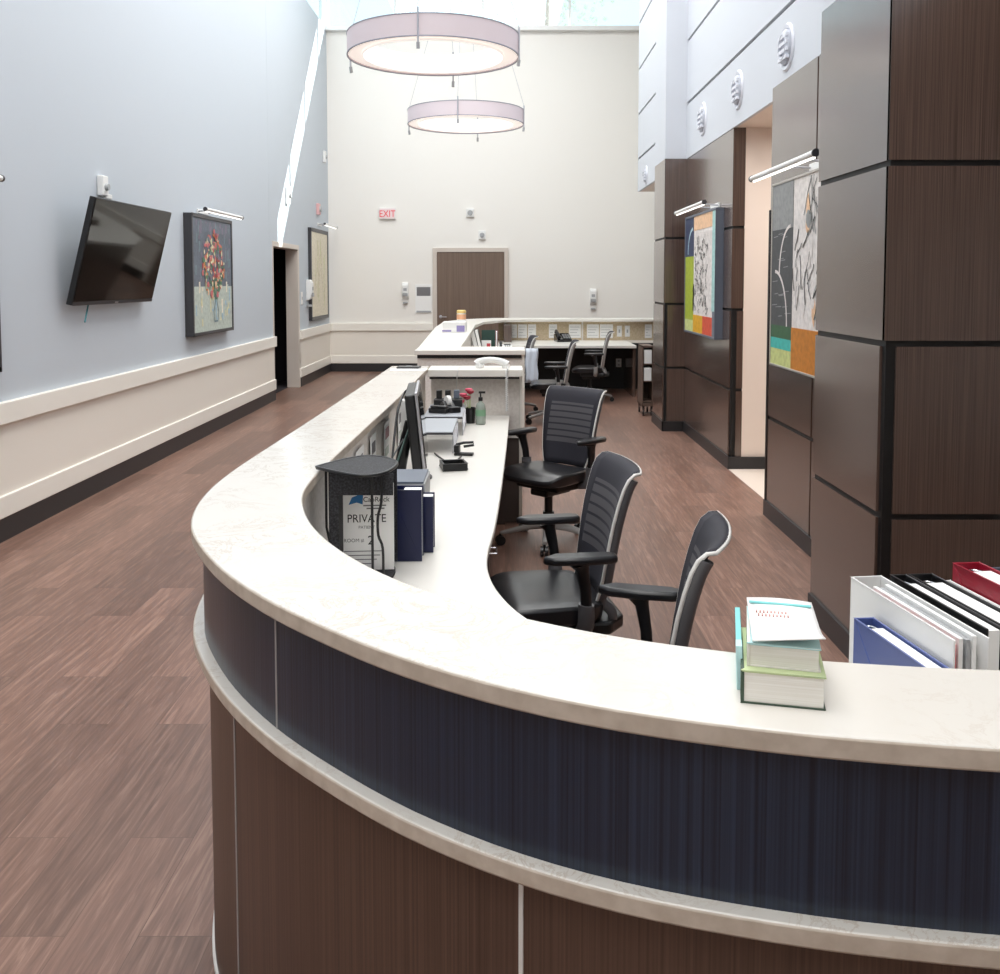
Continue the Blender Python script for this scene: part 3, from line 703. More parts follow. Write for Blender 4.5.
# ------------------------------------------------------------------ wall fittings
tv = thing('wall_television', 'large black flat television tilted down on the blue wall', 'television', (-3.035, 7.60, 1.865), R(90))
TW_, TH_, TD_ = 1.55, .80, .045
rt = Matrix.Rotation(R(14), 3, 'X')
def trot(b): b.v = [tuple(rt @ Vector(p)) for p in b.v]; return b
b = MB(); b.box(-TW_/2, TW_/2, -.02, TD_-.02, -TH_/2, TH_/2, 'black_plastic'); trot(b).obj('housing', tv, bevel=.006)
b = MB(); b.box(-TW_/2+.012, TW_/2-.012, -.023, -.02, -TH_/2+.03, TH_/2-.012, 'screen'); trot(b).obj('screen', tv)
b = MB(); b.box(-TW_/2+.01, TW_/2-.01, -.024, -.02, -TH_/2, -TH_/2+.022, 'frame_dark'); b.box(-.03, .03, -.026, -.02, -TH_/2+.004, -TH_/2+.016, 'steel'); trot(b).obj('lower_bezel', tv)
b = MB(); b.box(-.2, .2, .14, .164, -.15, .15, 'black_plastic'); b.box(-.05, .05, -.0, .15, -.08, .08, 'black_plastic'); b.obj('wall_bracket', tv)
b = MB(); b.tube(spline([(-.48, .08, -.36), (-.47, .10, -.43), (-.49, .10, -.47), (-.54, .09, -.52)], 4), .006, 'cable_teal', 8); b.obj('dangling_cable', tv, smooth=50)
def camera_dev():
    t = thing('wall_sensor', 'white camera sensor box on the wall above the television', 'sensor', (XL, 7.56, 2.39), R(90))
    b = MB(); b.box(-.055, .055, -.05, 0, -.07, .09, 'white_plastic'); b.obj('housing', t, bevel=.01)
    b = MB(); b.lathe([(.024, -.075), (.03, -.05)], 'grey_plastic', 16, axis='y'); b.obj('lens', t, smooth=50)
    b = MB(); b.box(.03, .17, -.03, 0, -.085, -.045, 'white_plastic'); b.obj('junction', t, bevel=.006)
camera_dev()
def painting(name, label, loc, rz, w, h, d, frame, fw, patches, group=None):
    t = thing(name, label, 'painting', loc, rz, group)
    b = MB()
    for a in ((-w/2, -w/2+fw, -h/2, h/2), (w/2-fw, w/2, -h/2, h/2), (-w/2, w/2, -h/2, -h/2+fw), (-w/2, w/2, h/2-fw, h/2)): b.box(a[0], a[1], -d, 0, a[2], a[3], frame)
    b.obj('frame', t, bevel=.003)
    c = MB(); patches(c, -d+.008, w-2*fw, h-2*fw); c.obj('canvas', t)
    return t
def ribbon(c, pts, y, wd, m):
    P = [Vector((p[0], y, p[1])) for p in pts]; L = []; Q = []
    for i in range(len(P)):
        t = (P[min(i+1, len(P)-1)]-P[max(i-1, 0)]).normalized(); n = Vector((-t.z, 0, t.x))*wd/2; L.append(P[i]+n); Q.append(P[i]-n)
    n = len(P); c.add(L+Q, [(i, i+1, n+i+1, n+i) for i in range(n-1)], m)
def blob(c, x, z, rx, rz_, y, m, n=9, rng=random):
    c.add([(x+rx*(.75+.4*rng.random())*math.cos(2*PI*i/n), y, z+rz_*(.75+.4*rng.random())*math.sin(2*PI*i/n)) for i in range(n)], [tuple(range(n))], m)
def flowers(c, y, w, h):
    rg = random.Random(3)
    c.box(-w/2, w/2, y, y+.006, -h*.1, h/2, 'p_slate'); c.box(-w/2, w/2, y, y+.006, -h/2, -h*.1, 'p_mist')
    k = .0
    for i in range(70):
        k += 1e-5; x = (rg.random()-.5)*w*.92; z = -.06*h+rg.random()*h*.54; zz = z
        ribbon(c, [(x, zz), (x+.01, min(zz+.05+.1*rg.random(), h*.48))], y-.001-k, .03+.03*rg.random(), rg.choice(['p_violet', 'p_slate', 'p_glass', 'p_violet']))
    for i in range(46):
        k += 1e-5; x = (rg.random()-.5)*w*.9; z = -h*.46+rg.random()*h*.32
        ribbon(c, [(x, z), (x+.015*(rg.random()-.5), z+.06+.1*rg.random())], y-.001-k, .03+.03*rg.random(), rg.choice(['p_paleyellow', 'p_mist', 'p_mist', 'p_sand', 'p_sky']))
    for i in range(14):
        k += 1e-5; x = (rg.random()-.5)*.3; ribbon(c, [(x*.9, -.05*h+.1*rg.random()), (.08+x*.25, -h*.22)], y-.003-k, .014, 'p_leaf')
    ribbon(c, [(.02, -h*.14), (.04, -h*.24), (-.02, -h*.33), (.0, -h*.42), (.12, -h*.42), (.15, -h*.33), (.1, -h*.24), (.12, -h*.14)], y-.004, .022, 'p_glass')
    ribbon(c, [(.06, -h*.40), (.07, -h*.2)], y-.0041, .03, 'p_sky')
    for i in range(230):
        k += 1e-5; a = rg.random()*2*PI; q = math.sqrt(rg.random())
        x = q*math.cos(a)*w*.29; z = h*.10+q*math.sin(a)*h*.30
        blob(c, x*(1-.9*max(0, z-.12*h)/h), z, .014+.034*rg.random(), .012+.028*rg.random(), y-.005-k, rg.choice(['p_pink', 'p_orange', 'p_cream', 'p_red', 'p_pink', 'p_paleyellow', 'p_leaf', 'p_orange', 'p_cream', 'p_peach', 'p_violet', 'p_glass', 'p_pink', 'p_leaf']), rng=rg)
painting('framed_painting', 'flower bouquet painting in a dark frame beside the television', (XL, 10.2, 1.71), R(90), 1.40, 1.24, .085, 'frame_dark', .035, flowers)
def beige(c, y, w, h):
    rg = random.Random(5); c.box(-w/2, w/2, y, y+.006, -h/2, h/2, 'p_sand')
    for i in range(26):
        x = (rg.random()-.5)*w*.6; z = (rg.random()-.6)*h*.7
        ribbon(c, [(x, z), (x+.1*(rg.random()-.5), z+.12), (x+.14*(rg.random()-.5), z+.26)], y-.001-i*1e-5, .02, rg.choice(['p_tan', 'p_pear', 'p_tan']))
painting('framed_painting', 'pale beige picture in a black frame left of the back corner', (XL2, 16.24, 1.76), R(90), 1.50, 1.52, .05, 'frame_dark', .06, beige)
painting('framed_painting', 'dark framed picture at the left edge beneath a picture light', (XL, 5.15, 1.70), R(90), 1.42, 1.22, .085, 'frame_dark', .035, beige)
def abstract_a(c, y, w, h):
    rg = random.Random(8)
    c.box(-w/2, w/2, y, y+.006, -h/2, h/2, 'p_white')
    def patch(u0, u1, v0, v1, m, e): c.box(-w/2+u0*w, -w/2+u1*w, y-.002-e*.0004, y, -h/2+v0*h, -h/2+v1*h, m)
    patch(0, .3, .66, 1, 'p_navy', 1); patch(0, .3, .10, .66, 'p_lime', 1); patch(0, .3, 0, .10, 'p_pear', 1)
    patch(.3, .62, 0, .15, 'p_yellow', 1); patch(.62, .92, 0, .15, 'p_scarlet', 1); patch(.3, .9, .88, 1, 'p_peach', 1); patch(.9, 1, .2, 1, 'p_aqua', 1); patch(.92, 1, 0, .2, 'p_slate', 2)
    ribbon(c, [(-w/2+w*(.27+.17*math.cos(a)), -h/2+h*(.68+.22*math.sin(a))) for a in [PI/2+i*PI/2/9 for i in range(10)]], y-.004, .03, 'p_sky')
    for i in range(110):
        x = -w/2+w*(.34+.42*rg.random()); z = -h/2+h*(.18+.6*rg.random()); pts = [(x, z)]
        for q in range(4): pts.append((pts[-1][0]+.05*(rg.random()-.5), pts[-1][1]+.05*(rg.random()-.4)))
        ribbon(c, pts, y-.003-i*2e-5, .008+.008*rg.random(), 'ink')
    for i in range(14):
        x = -w/2+w*(.3+.02*rg.random()); z = -h/2+h*(.2+.2*rg.random()); blob(c, x, z, .02, .03, y-.005, 'ink', rng=rg)
painting('framed_painting', 'lime and white abstract painting on the far laminate bay', (XR, 9.31, 1.715), R(-90), 1.46, 1.19, .075, 'frame_slate', .02, abstract_a)
def abstract_b(c, y, w, h):
    rg = random.Random(11)
    c.box(-w/2, w/2, y, y+.006, -h/2, h/2, 'p_white')
    def patch(u0, u1, v0, v1, m, e): c.box(-w/2+u0*w, -w/2+u1*w, y-.002-e*.0004, y, -h/2+v0*h, -h/2+v1*h, m)
    patch(0, .33, .22, 1, 'p_char', 1); patch(0, .33, .75, 1, 'p_ash', 2); patch(0, .33, .14, .22, 'p_forest', 1); patch(0, .33, .09, .15, 'p_turq', 2); patch(0, .33, 0, .09, 'p_pear', 1)
    patch(.33, .78, 0, .22, 'p_ochre', 1); patch(.78, 1, 0, .22, 'p_yellow', 1)
    for i in range(26):
        z = -h/2+h*(.26+.7*rg.random()); x = -w/2+w*.33*rg.random()*.7; ribbon(c, [(x, z), (x+.08+.05*rg.random(), z+.006)], y-.0035, .005, 'p_ash')
    for cx, cz, rx, rr in ((.30, .50, .17, .26), (.06, .22, .2, .30)):
        ribbon(c, [(-w/2+w*(cx+rx*math.cos(a)), -h/2+h*(cz+rr*math.sin(a))) for a in [(PI*.5 if cx > .2 else 0)+i*PI*.5/10 for i in range(11)]], y-.004-cx*.001, .022, 'p_white')
    for i in range(60):
        x = -w/2+w*(.36+.6*rg.random()); z = -h/2+h*(.26+.6*rg.random()); pts = [(x, z)]; dx = (rg.random()-.5)*.14; dz = .04+.08*rg.random()
        for q in range(4): pts.append((min(max(pts[-1][0]+dx*.5+.03*(rg.random()-.5), -w*.16), w*.49), min(pts[-1][1]+dz*.5+.02*(rg.random()-.5), h*.49)))
        ribbon(c, pts, y-.003-i*2e-5, .006+.008*rg.random(), rg.choice(['ink', 'ink', 'p_char', 'p_ash']))
    for i in range(26):
        blob(c, -w/2+w*(.40+.5*rg.random()), -h/2+h*(.3+.6*rg.random()), .03+.03*rg.random(), .04+.06*rg.random(), y-.0025-i*1e-5, rg.choice(['p_white', 'p_peach', 'p_white', 'p_ash']), rng=rg)
painting('framed_painting', 'grey and white botanical abstract with orange base behind the corner pillar', (1.84, 5.755, 1.69), R(-90), 1.40, 1.21, .04, 'frame_silver', .012, abstract_b)
def piclight(label, wx, y0, y1, z, d, side):
    """rod light standing d off a wall; side = +1 wall on the left, -1 on the right"""
    rz = R(90) if side > 0 else R(-90)
    t = thing('picture_light', label, 'picture light', (wx, (y0+y1)/2, z), rz, 'picture lights'); l = (y1-y0)/2
    b = MB(); b.cyl((-l, -d, 0), (l, -d, 0), .018, 'white_plastic', n=14); b.obj('tube', t, smooth=40)
    b = MB(); b.cyl((-l*.96, -d+.004, -.02), (l*.96, -d+.004, -.02), .008, 'led', n=8); b.obj('lamp_strip', t, smooth=40)
    for s in (-1, 1):
        b = MB(); b.cyl((s*l, -d, 0), (s*(l+.015), -d, 0), .021, 'frame_dark', n=14); b.obj('end_cap', t, smooth=40)
    for s in (-.25, .25):
        b = MB(); b.tube([(s*l, 0, .015), (s*l, -d*.5, .02), (s*l, -d, 0)], .007, 'steel', 8); b.obj('arm', t, smooth=40)
    b = MB(); b.box(-.18, .18, -.015, 0, -.005, .04, 'white_plastic'); b.obj('wall_plate', t, bevel=.003)
piclight('slim picture light above the flower bouquet painting', XL, 9.45, 10.75, 2.36, .24, 1)
piclight('slim picture light above the pale beige picture by the corner', XL2, 15.9, 17.0, 2.60, .2, 1)
piclight('picture light at the left edge of the blue wall', XL, 4.4, 5.6, 2.25, .25, 1)
piclight('picture light above the lime abstract painting', XR, 8.26, 9.6, 2.33, .25, -1)
piclight('long picture light above the botanical abstract, left of the corner pillar', 1.84, 4.95, 6.2, 2.31, .24, -1)
# exit sign
ex = thing('exit_sign', 'small red and white EXIT sign high on the back wall', 'sign', (-2.125, YB, 2.865))
b = MB(); b.box(-.15, .15, -.05, 0, -.1, .1, 'white_plastic'); b.obj('housing', ex, bevel=.006)
b = MB(); b.box(-.14, .14, -.053, -.05, -.09, .09, 'sign_face'); b.obj('face', ex)
text('lettering', 'EXIT', .17, 'exit_red', ex, (0, -.055, -.06), sx=.85)
def dispenser(label, loc, rz=0, s=1, group=None):
    t = thing('sanitizer_dispenser', label, 'dispenser', loc, rz, group); t.scale = (s, s, s)
    b = MB(); b.profile([(0, -.15), (-.06, -.12), (-.085, -.02), (-.085, .1), (-.06, .15), (0, .15)], -.06, .06, 'white_plastic'); b.obj('housing', t, bevel=.012)
    b = MB(); b.box(-.03, .03, -.088, -.08, -.0, .05, 'grey_plastic'); b.obj('window', t)
    b = MB(); b.box(-.045, .045, -.095, -.07, -.09, -.035, 'grey_plastic'); b.obj('push_bar', t, bevel=.006)
    b = MB(); b.box(-.04, .04, -.07, 0, -.23, -.2, 'grey_plastic'); b.obj('drip_tray', t, bevel=.005)
dispenser('white sanitizer dispenser left of the notice by the brown door', (-1.81, YB, 1.47))
dispenser('white dispenser on the back wall above the far desk', (1.60, YB, 1.36), 0, 1.0)
dispenser('white dispenser on the left wall beside the beige picture', (XL2, 15.35, 1.50), R(90), 1.15)
t = thing('wall_notice', 'white notice with grey header left of the brown door', 'notice', (-1.48, YB, 1.33))
b = MB(); b.box(-.15, .15, -.012, 0, -.26, .26, 'paper'); b.obj('sheet', t)
b = MB(); b.box(-.125, .125, -.014, -.012, .05, .21, 'ink_grey'); b.obj('header', t)
b = MB(); b.box(-.13, .13, -.02, -.012, -.25, -.22, 'grey_plastic'); b.obj('lower_ledge', t)
def alarm(label, loc, rz, w, h, m, name='fire_alarm', cat='alarm'):
    t = thing(name, label, cat, loc, rz)
    b = MB(); b.box(-w/2, w/2, -.05, 0, -h/2, h/2, m); b.obj('housing', t, bevel=.008)
    b = MB(); b.lathe([(w*.3, -.075), (w*.34, -.05)], 'grey_plastic', 14, axis='y'); b.obj('strobe', t, smooth=40)
alarm('pale red fire alarm strobe above the beige picture', (XL2, 16.275, 2.87), R(90), .15, .19, 'alarm_red')
alarm('small white device on the left wall above the doorway', (XL2, 14.0, 2.90), R(90), .12, .26, 'white_plastic')
alarm('small white device high on the left wall near the corner', (XL2, 16.87, 3.83), R(90), .1, .2, 'white_plastic')
alarm('small white strobe centred above the brown door', (-.414, YB, 2.48), 0, .13, .16, 'white_plastic')
alarm('white motion sensor on the back wall upper right of the brown door', (-.63, YB, 2.88), 0, .14, .15, 'white_plastic', 'motion_sensor', 'sensor')
plate('switch_plate', 'white switch plate beside the left doorway', 'switch', (XL2, 14.95, 1.38), R(90), .13, .2)
b = MB(); b.box(-.35, .35, -.25, .25, 0, .5, 'blue_bin'); b.box(-.37, .37, -.27, .27, .5, .54, 'navy'); o = b.obj('storage_bin', bevel=.01); o.location = (-4.3, 14.3, .306); tag(o, 'blue bin on a dark shelf inside the left doorway', 'bin')
b = MB(); b.box(-.5, .5, -.35, .35, .26, .3, 'dark_room'); b.box(-.5, -.46, -.35, .35, 0, .26, 'dark_room'); b.box(.46, .5, -.35, .35, 0, .26, 'dark_room'); o = b.obj('low_bench', bevel=.004); o.location = (-4.3, 14.3, .006); tag(o, 'low dark bench carrying a blue bin inside the doorway', 'bench')

# ------------------------------------------------------------------ items on the near counter
def book(label, loc, rz, w, d, h, cover, group):
    t = thing('book', label, 'book', loc, rz, group)
    b = MB(); c = .0025
    b.box(-w/2-.002, w/2+.002, -d/2-.002, d/2+.002, 0, c, cover); b.box(-w/2-.002, w/2+.002, -d/2-.002, d/2+.002, h-c, h, 'lime' if cover == 'cover_green' else 'pale_teal'); b.box(-w/2-.002, -w/2+c, -d/2-.002, d/2+.002, 0, h, cover); b.obj('cover', t, bevel=.0008)
    b = MB(); b.box(-w/2+c, w/2-.001, -d/2, d/2, c, h-c, 'page'); b.obj('pages', t)
    return t
BG = 'books stacked on the front counter'
book('thick book with green cover at the bottom of the counter stack', (.398, 1.345, ZT), R(-13), .108, .165, .046, 'cover_green', BG)
book('thick book resting on the green one, under the white booklet', (.402, 1.352, ZT+.046), R(-14), .094, .15, .033, 'panel_cap', BG)
b = MB(); NU, NV = 10, 8
def sheet(u, v):
    x = -.048+.096*u; y = -.085+.17*v
    z = .004+.012*max(0, (.35-v)/.35)**1.5*(u**2)+.003*math.sin(u*3)+.004*v
    return (x+.01*(1-v), y, z)
b.add([sheet(i/NU, j/NV) for j in range(NV+1) for i in range(NU+1)], [(j*(NU+1)+i, j*(NU+1)+i+1, (j+1)*(NU+1)+i+1, (j+1)*(NU+1)+i) for j in range(NV) for i in range(NU)], 'paper')
bk = thing('booklet', 'white booklet with a blue band on top of the book stack', 'booklet', (.400, 1.355, ZT+.0805), R(-15))
b.obj('cover', bk, smooth=80, solid=.0015)
b = MB(); b.box(-.044, .046, .055, .061, .0105, .0125, 'teal'); b.obj('band', bk)
b = MB()
for r_ in range(2):
    for q in range(9):
        b.box(-.034+q*.0052+r_*.003, -.0318+q*.0052+r_*.003, .018-r_*.014, .025-r_*.014, .009, .0112, 'ink_red')
b.obj('print', bk)
b = MB(); b.box(-.004, .004, -.085, .085, 0, .062, 'teal'); b.box(-.0045, .0045, -.0855, -.06, .0, .064, 'pale_teal'); o = b.obj('slim_folder', bevel=.001); o.location = (.353, 1.40, ZT); o.rotation_euler = (0, R(-2), R(-13)); tag(o, 'teal and white slim folder standing against the book stack', 'folder')
# binders on the worktop behind the counter, right edge
ZW = .741
RB = R(8)
DXB = .012
BB = 'binders beside the white magazine holder'
binder('ring_binder', 'blue ring binder in front of the white magazine holder', (.696, 1.63, ZW), RB, .040, .26, .275, 'navy_light', group=BB)
mh = thing('magazine_holder', 'white open magazine holder stuffed with folders at the right', 'file holder', (.746, 1.70, ZW), RB)
b = MB(); w, d, h = .066, .34, .32
b.box(-w/2, -w/2+.004, -d/2, d/2, 0, h, 'white_plastic'); b.box(w/2-.004, w/2, -d/2, d/2, 0, h, 'white_plastic'); b.box(-w/2, w/2, d/2-.004, d/2, 0, h, 'white_plastic'); b.box(-w/2, w/2, -d/2, -d/2+.004, 0, h*.6, 'white_plastic'); b.box(-w/2, w/2, -d/2, d/2, 0, .004, 'white_plastic'); b.obj('shell', mh, bevel=.001)
b = MB(); b.box(-.01, .01, d/2, d/2+.001, .08, .14, 'grey_plastic'); b.obj('label_holder', mh)
for dx, m, hh, lb in ((-.018, 'red_bright', .305, 'red folder in the white magazine holder'), (-.006, 'paper', .315, 'white papers behind the red folder in the holder'), (.007, 'grey_plastic', .312, 'grey folder in the white magazine holder'), (.018, 'paper', .318, 'white papers at the right side of the holder')):
    b = MB(); b.box(-.004, .004, -.15, .125, 0, hh-.006, m); o = b.obj('file_folder', bevel=.001); o.location = (.746+dx, 1.70+dx*.14, ZW+.005); o.rotation_euler = (0, 0, RB); tag(o, lb, 'folder', 'folders in the magazine holder')
binder('ring_binder', 'black binder touching the right side of the magazine holder', (.806, 1.715, ZW), RB, .034, .30, .325, 'black_plastic', group=BB)
binder('ring_binder', 'thick binder with white pages and black clips, second from the holder', (.852, 1.72, ZW), RB, .052, .30, .325, 'black_plastic', group=BB)
binder('ring_binder', 'slim white binder left of the dark red one', (.899, 1.725, ZW), RB, .034, .30, .31, 'white_plastic', group=BB)
binder('ring_binder', 'dark red binder leaning among the white ones at right edge', (.948, 1.73, ZW), RB, .058, .30, .345, 'red', group=BB)
binder('ring_binder', 'grey binder right of the dark red one at the frame edge', (1.008, 1.73, ZW), RB, .055, .30, .335, 'frame_slate', group=BB)
binder('ring_binder', 'white binder cut by the right edge of the photo', (1.068, 1.73, ZW), RB, .05, .30, .32, 'white_plastic', group=BB)
# black mesh caddy with sign
cd = thing('mesh_caddy', 'black mesh desk caddy with rounded top holding a PRIVATE sheet', 'desk organiser', (0, 0, 0))
topP = xy(smooth(spline([(-.575, 2.87), (-.52, 2.97), (-.46, 3.04), (-.40, 3.03), (-.345, 2.96), (-.335, 2.88), (-.36, 2.77), (-.42, 2.735), (-.50, 2.79), (-.575, 2.86)], 5), 1))
b = MB(); b.prism(topP, 1.078, 1.086, 'black_mesh'); b.obj('top_tray', cd)
b = MB(); b.tube([(x, y, 1.084) for x, y in topP[:-1]], .005, 'black_plastic', 8, closed=True); b.obj('top_rim', cd, smooth=50)
botP = [(-.37+(x+.37)*.80, 2.9+(y-2.9)*.9) for x, y in topP]
b = MB(); b.prism(botP, .742, .752, 'black_mesh'); b.obj('base_tray', cd)
b = MB(); b.box(-.530, -.500, 2.82, 2.95, .752, 1.078, 'black_mesh'); b.box(-.505, -.345, 3.0, 3.006, .752, 1.078, 'black_mesh'); b.obj('back_panel', cd)
b = MB(); b.box(-.505, -.334, 2.80, 2.806, 1.012, 1.078, 'black_mesh'); b.obj('front_band', cd)
for x, y in ((-.545, 2.86),):
    b = MB(); b.tube([(x, y, 1.08), (x+.0, y, .90), (x+.03, y, .75)], .004, 'black_plastic', 8); b.obj('wire', cd, smooth=50)
b = MB(); b.tube([(-.392, 2.765, 1.08), (-.392, 2.77, .76)], .004, 'black_plastic', 8); b.obj('wire', cd, smooth=50)
b = MB(); b.tube(spline([(-.365, 2.775, 1.08), (-.365, 2.77, 1.0), (-.375, 2.765, .955), (-.374, 2.765, .90), (-.362, 2.77, .86), (-.362, 2.78, .76)], 4), .004, 'black_plastic', 8); b.obj('wire', cd, smooth=50)
sg = thing('paper_sign', 'white PRIVATE sheet with blue logo inside the black mesh caddy', 'sign', (-.428, 2.90, .755), R(4))
b = MB(); b.box(-.084, .084, 0, .002, 0, .272, 'paper'); b.obj('sheet', sg)
b = MB(); b.add([(-.055, -.0006, .205), (-.045, -.0006, .228), (-.02, -.0006, .238), (-.01, -.0006, .238), (-.012, -.0006, .206), (-.03, -.0006, .212)], [(0, 1, 2, 3, 4, 5)], 'logo_blue'); b.obj('logo', sg)
text('lettering', 'CapRock', .022, 'ink', sg, (.03, -.0006, .214))
text('lettering', 'PRIVATE', .036, 'ink', sg, (.0, -.0006, .15), sx=.9)
text('lettering', 'PATIENT', .013, 'ink_grey', sg, (.0, -.0006, .13))
text('lettering', 'ROOM #', .016, 'ink_grey', sg, (-.04, -.0006, .088))
text('lettering', '2', .04, 'ink', sg, (.012, -.0006, .08))
b = MB()
for k, (a, c) in enumerate(((-.03, .07), (-.02, .065))): b.box(a+.02, c-.01, -.0006, 0, .200-k*.009, .204-k*.009, 'ink_grey')
for k in range(4): b.box(-.07, .05-.01*k, -.0006, 0, .058-k*.013, .0605-k*.013, 'ink_grey')
b.obj('small_print', sg)
# blue binders and grey box right of the caddy
NB = 'blue binders by the monitor'
binder('ring_binder', 'front dark blue binder standing right of the black mesh caddy', (-.322, 3.07, ZW), R(90), .07, .105, .235, 'navy', group=NB, rings=False)
binder('ring_binder', 'dark blue binder peeking out behind the front blue one', (-.305, 3.17, ZW), R(90), .07, .13, .19, 'navy', group=NB, rings=False)
b = MB(); b.box(-.075, .06, -.11, .11, 0, .215, 'grey_plastic'); b.box(-.07, .055, -.11, .11, .215, .222, 'frame_slate'); b.box(-.0751, .0601, -.1101, -.109, .03, .18, 'frame_dark'); o = b.obj('file_box', bevel=.004); o.location = (-.335, 3.33, ZW); tag(o, 'grey box between the blue binders and the monitor', 'box')
# monitor
mo = thing('computer_monitor', 'black monitor seen edge-on above the blue binders', 'monitor', (-.392, 4.35, ZW), R(4))
rm = Matrix.Rotation(R(-6), 3, 'Y')
def mrot(b): b.v = [tuple(rm @ Vector(p)+Vector((0, 0, .245))) for p in b.v]; return b
b = MB(); b.box(-.045, .0, -.26, .26, -.165, .175, 'black_plastic'); mrot(b).obj('housing', mo, bevel=.008)
b = MB(); b.box(.0, .014, -.265, .265, -.172, .182, 'steel'); mrot(b).obj('bezel', mo, bevel=.003)
b = MB(); b.box(.014, .018, -.25, .25, -.155, .165, 'screen'); mrot(b).obj('screen', mo)
b = MB(); b.tube([(-.10, 0, .012), (-.07, 0, .16), (-.04, 0, .26)], [.03, .026, .03], 'black_plastic', 10); b.obj('stand', mo, smooth=50)
b = MB(); b.lathe([(.1, 0), (.1, .008), (.05, .016)], 'black_plastic', 28, c=(-.045, 0)); b.obj('foot', mo, smooth=40)
def cable(label, pts, r, m): b = MB(); b.tube(spline(pts, 6), r, m, 8); return tag(b.obj('cable', smooth=60), label, 'cable', 'cables around the monitor')
cable('black cable looping up over the counter edge behind the monitor', [(-.50, 3.85, .745), (-.48, 3.95, .86), (-.475, 4.15, 1.06), (-.462, 4.3, 1.135), (-.44, 4.3, 1.15), (-.425, 4.28, 1.10)], .005, 'black_plastic')
cable('green-black cable sagging from the monitor to the caddy', [(-.43, 4.3, 1.0), (-.45, 4.1, .92), (-.47, 3.7, .80), (-.475, 3.4, .747)], .005, 'dark_green')
cable('thin grey cable lying diagonally against the inner panel', [(-.44, 4.6, .98), (-.47, 4.3, .92), (-.51, 3.9, .84), (-.515, 3.5, .746)], .004, 'cable_grey')
cable('black cable on the worktop running to the stapler', [(-.37, 4.95, .746), (-.34, 4.85, .746), (-.29, 4.72, .746), (-.25, 4.73, .746), (-.225, 4.85, .748)], .004, 'black_plastic')
b = MB(); b.box(-.02, .02, -.035, .035, -.07, .07, 'white_plastic'); b.box(.0201, .0202, -.02, .02, -.03, .03, 'red_bright'); o = b.obj('power_adapter', bevel=.008); o.location = (-.485, 4.62, 1.0); tag(o, 'white adapter fixed to the inner panel behind the monitor', 'adapter')
pinned = [(3.35, .16), (3.72, .2), (4.05, .17), (4.45, .2), (4.95, .2), (5.5, .22)]
lbs = ['pinned sheet on the inner panel nearest the caddy', 'second pinned sheet along the inner panel', 'pinned sheet crossed by the black cable', 'pinned sheet behind the monitor stand', 'pinned sheet past the monitor', 'pinned sheet next to the grey shelf risers']
def innx(y):
    P = [p for p in ip2]; q = min(P, key=lambda p: abs(p.y-y)+(0 if p.x < -.3 else 9)); return q.x
for (y, w), lb in zip(pinned, lbs):
    b = MB(); x = innx(y)+.003; b.box(0, .002, -w/2, w/2, 0, .2, 'paper'); b.box(.002, .0025, -w*.3, w*.35, .12, .17, 'ink_grey' if y != 4.45 else 'red'); b.box(.002, .0025, -w*.4, w*.3, .04, .08, 'p_mist')
    o = b.obj('pinned_sheet'); o.location = (x+.004, y, .79); tag(o, lb, 'notice', 'sheets pinned inside the desk')
# risers
def riser(label, x0, x1, y0, y1, z):
    t = thing('shelf_riser', label, 'desk shelf', ((x0+x1)/2, (y0+y1)/2, ZW), 0, 'metal shelf risers'); w, d, h = (x1-x0)/2, (y1-y0)/2, z-ZW
    b = MB(); b.box(-w, w, -d, d, h-.012, h, 'steel_mesh'); b.obj('top', t, bevel=.002)
    b = MB(); b.box(-w, w, -d-.002, -d+.001, h-.016, h-.006, 'frame_dark'); b.obj('front_edge', t)
    for sx in (-1, 1):
        b = MB(); b.box(sx*w-.003, sx*w+.003, -d, -d+.02, 0, h-.012, 'steel'); b.box(sx*w-.003, sx*w+.003, d-.02, d, 0, h-.012, 'steel'); b.box(sx*w-.002, sx*w+.002, -d, d, 0, .01, 'steel')
        for k in range(4): b.cyl((sx*w, -d+2*d*k/4, .01), (sx*w, -d+2*d*(k+1)/4, h-.012), .002, 'steel', n=6)
        b.obj('side_frame', t)
riser('nearer metal shelf riser beyond the monitor', -.46, -.275, 4.98, 5.48, .855)
riser('farther metal shelf riser carrying the black tape dispenser', -.48, -.25, 5.56, 6.1, .855)
td = thing('tape_dispenser', 'black tape dispenser on the farther metal riser', 'tape dispenser', (-.335, 5.78, .855), R(25))
b = MB(); b.profile([(-.09, 0), (.09, 0), (.09, .03), (.05, .06), (.0, .03), (-.09, .035)], -.035, .035, 'black_plastic'); b.obj('body', td, bevel=.006)
b = MB(); b.cyl((-.012, .04, .055), (.012, .04, .055), .036, 'white_plastic', n=20); b.obj('tape_roll', td, smooth=40)
b = MB(); b.box(-.025, .025, -.06, .06, 0, .03, 'black_plastic'); b.box(-.02, .02, -.055, .05, .03, .045, 'black_plastic'); o = b.obj('black_punch', bevel=.008); o.location = (-.40, 5.70, .855); o.rotation_euler = (0, 0, R(70)); tag(o, 'small black hole punch beside the tape dispenser', 'punch')
dv = thing('desk_caddy', 'low black organiser with cubes behind the tape dispenser', 'desk organiser', (-.36, 6.0, .855))
b = MB(); b.box(-.09, .09, -.04, .04, 0, .05, 'black_plastic'); b.obj('tray', dv, bevel=.006)
for k in range(3): b = MB(); b.box(-.075+k*.055, -.04+k*.055, -.015, .02, .05, .105, 'black_plastic' if k < 2 else 'frame_slate'); b.obj('slot', dv, bevel=.004)
pc = thing('pen_cup', 'black pen cup right of the farther riser', 'cup', (-.222, 6.05, ZW))
b = MB(); b.lathe([(.03, 0), (.034, .1), (.031, .1), (.027, .008)], 'black_plastic', 20); b.obj('cup', pc, smooth=40)
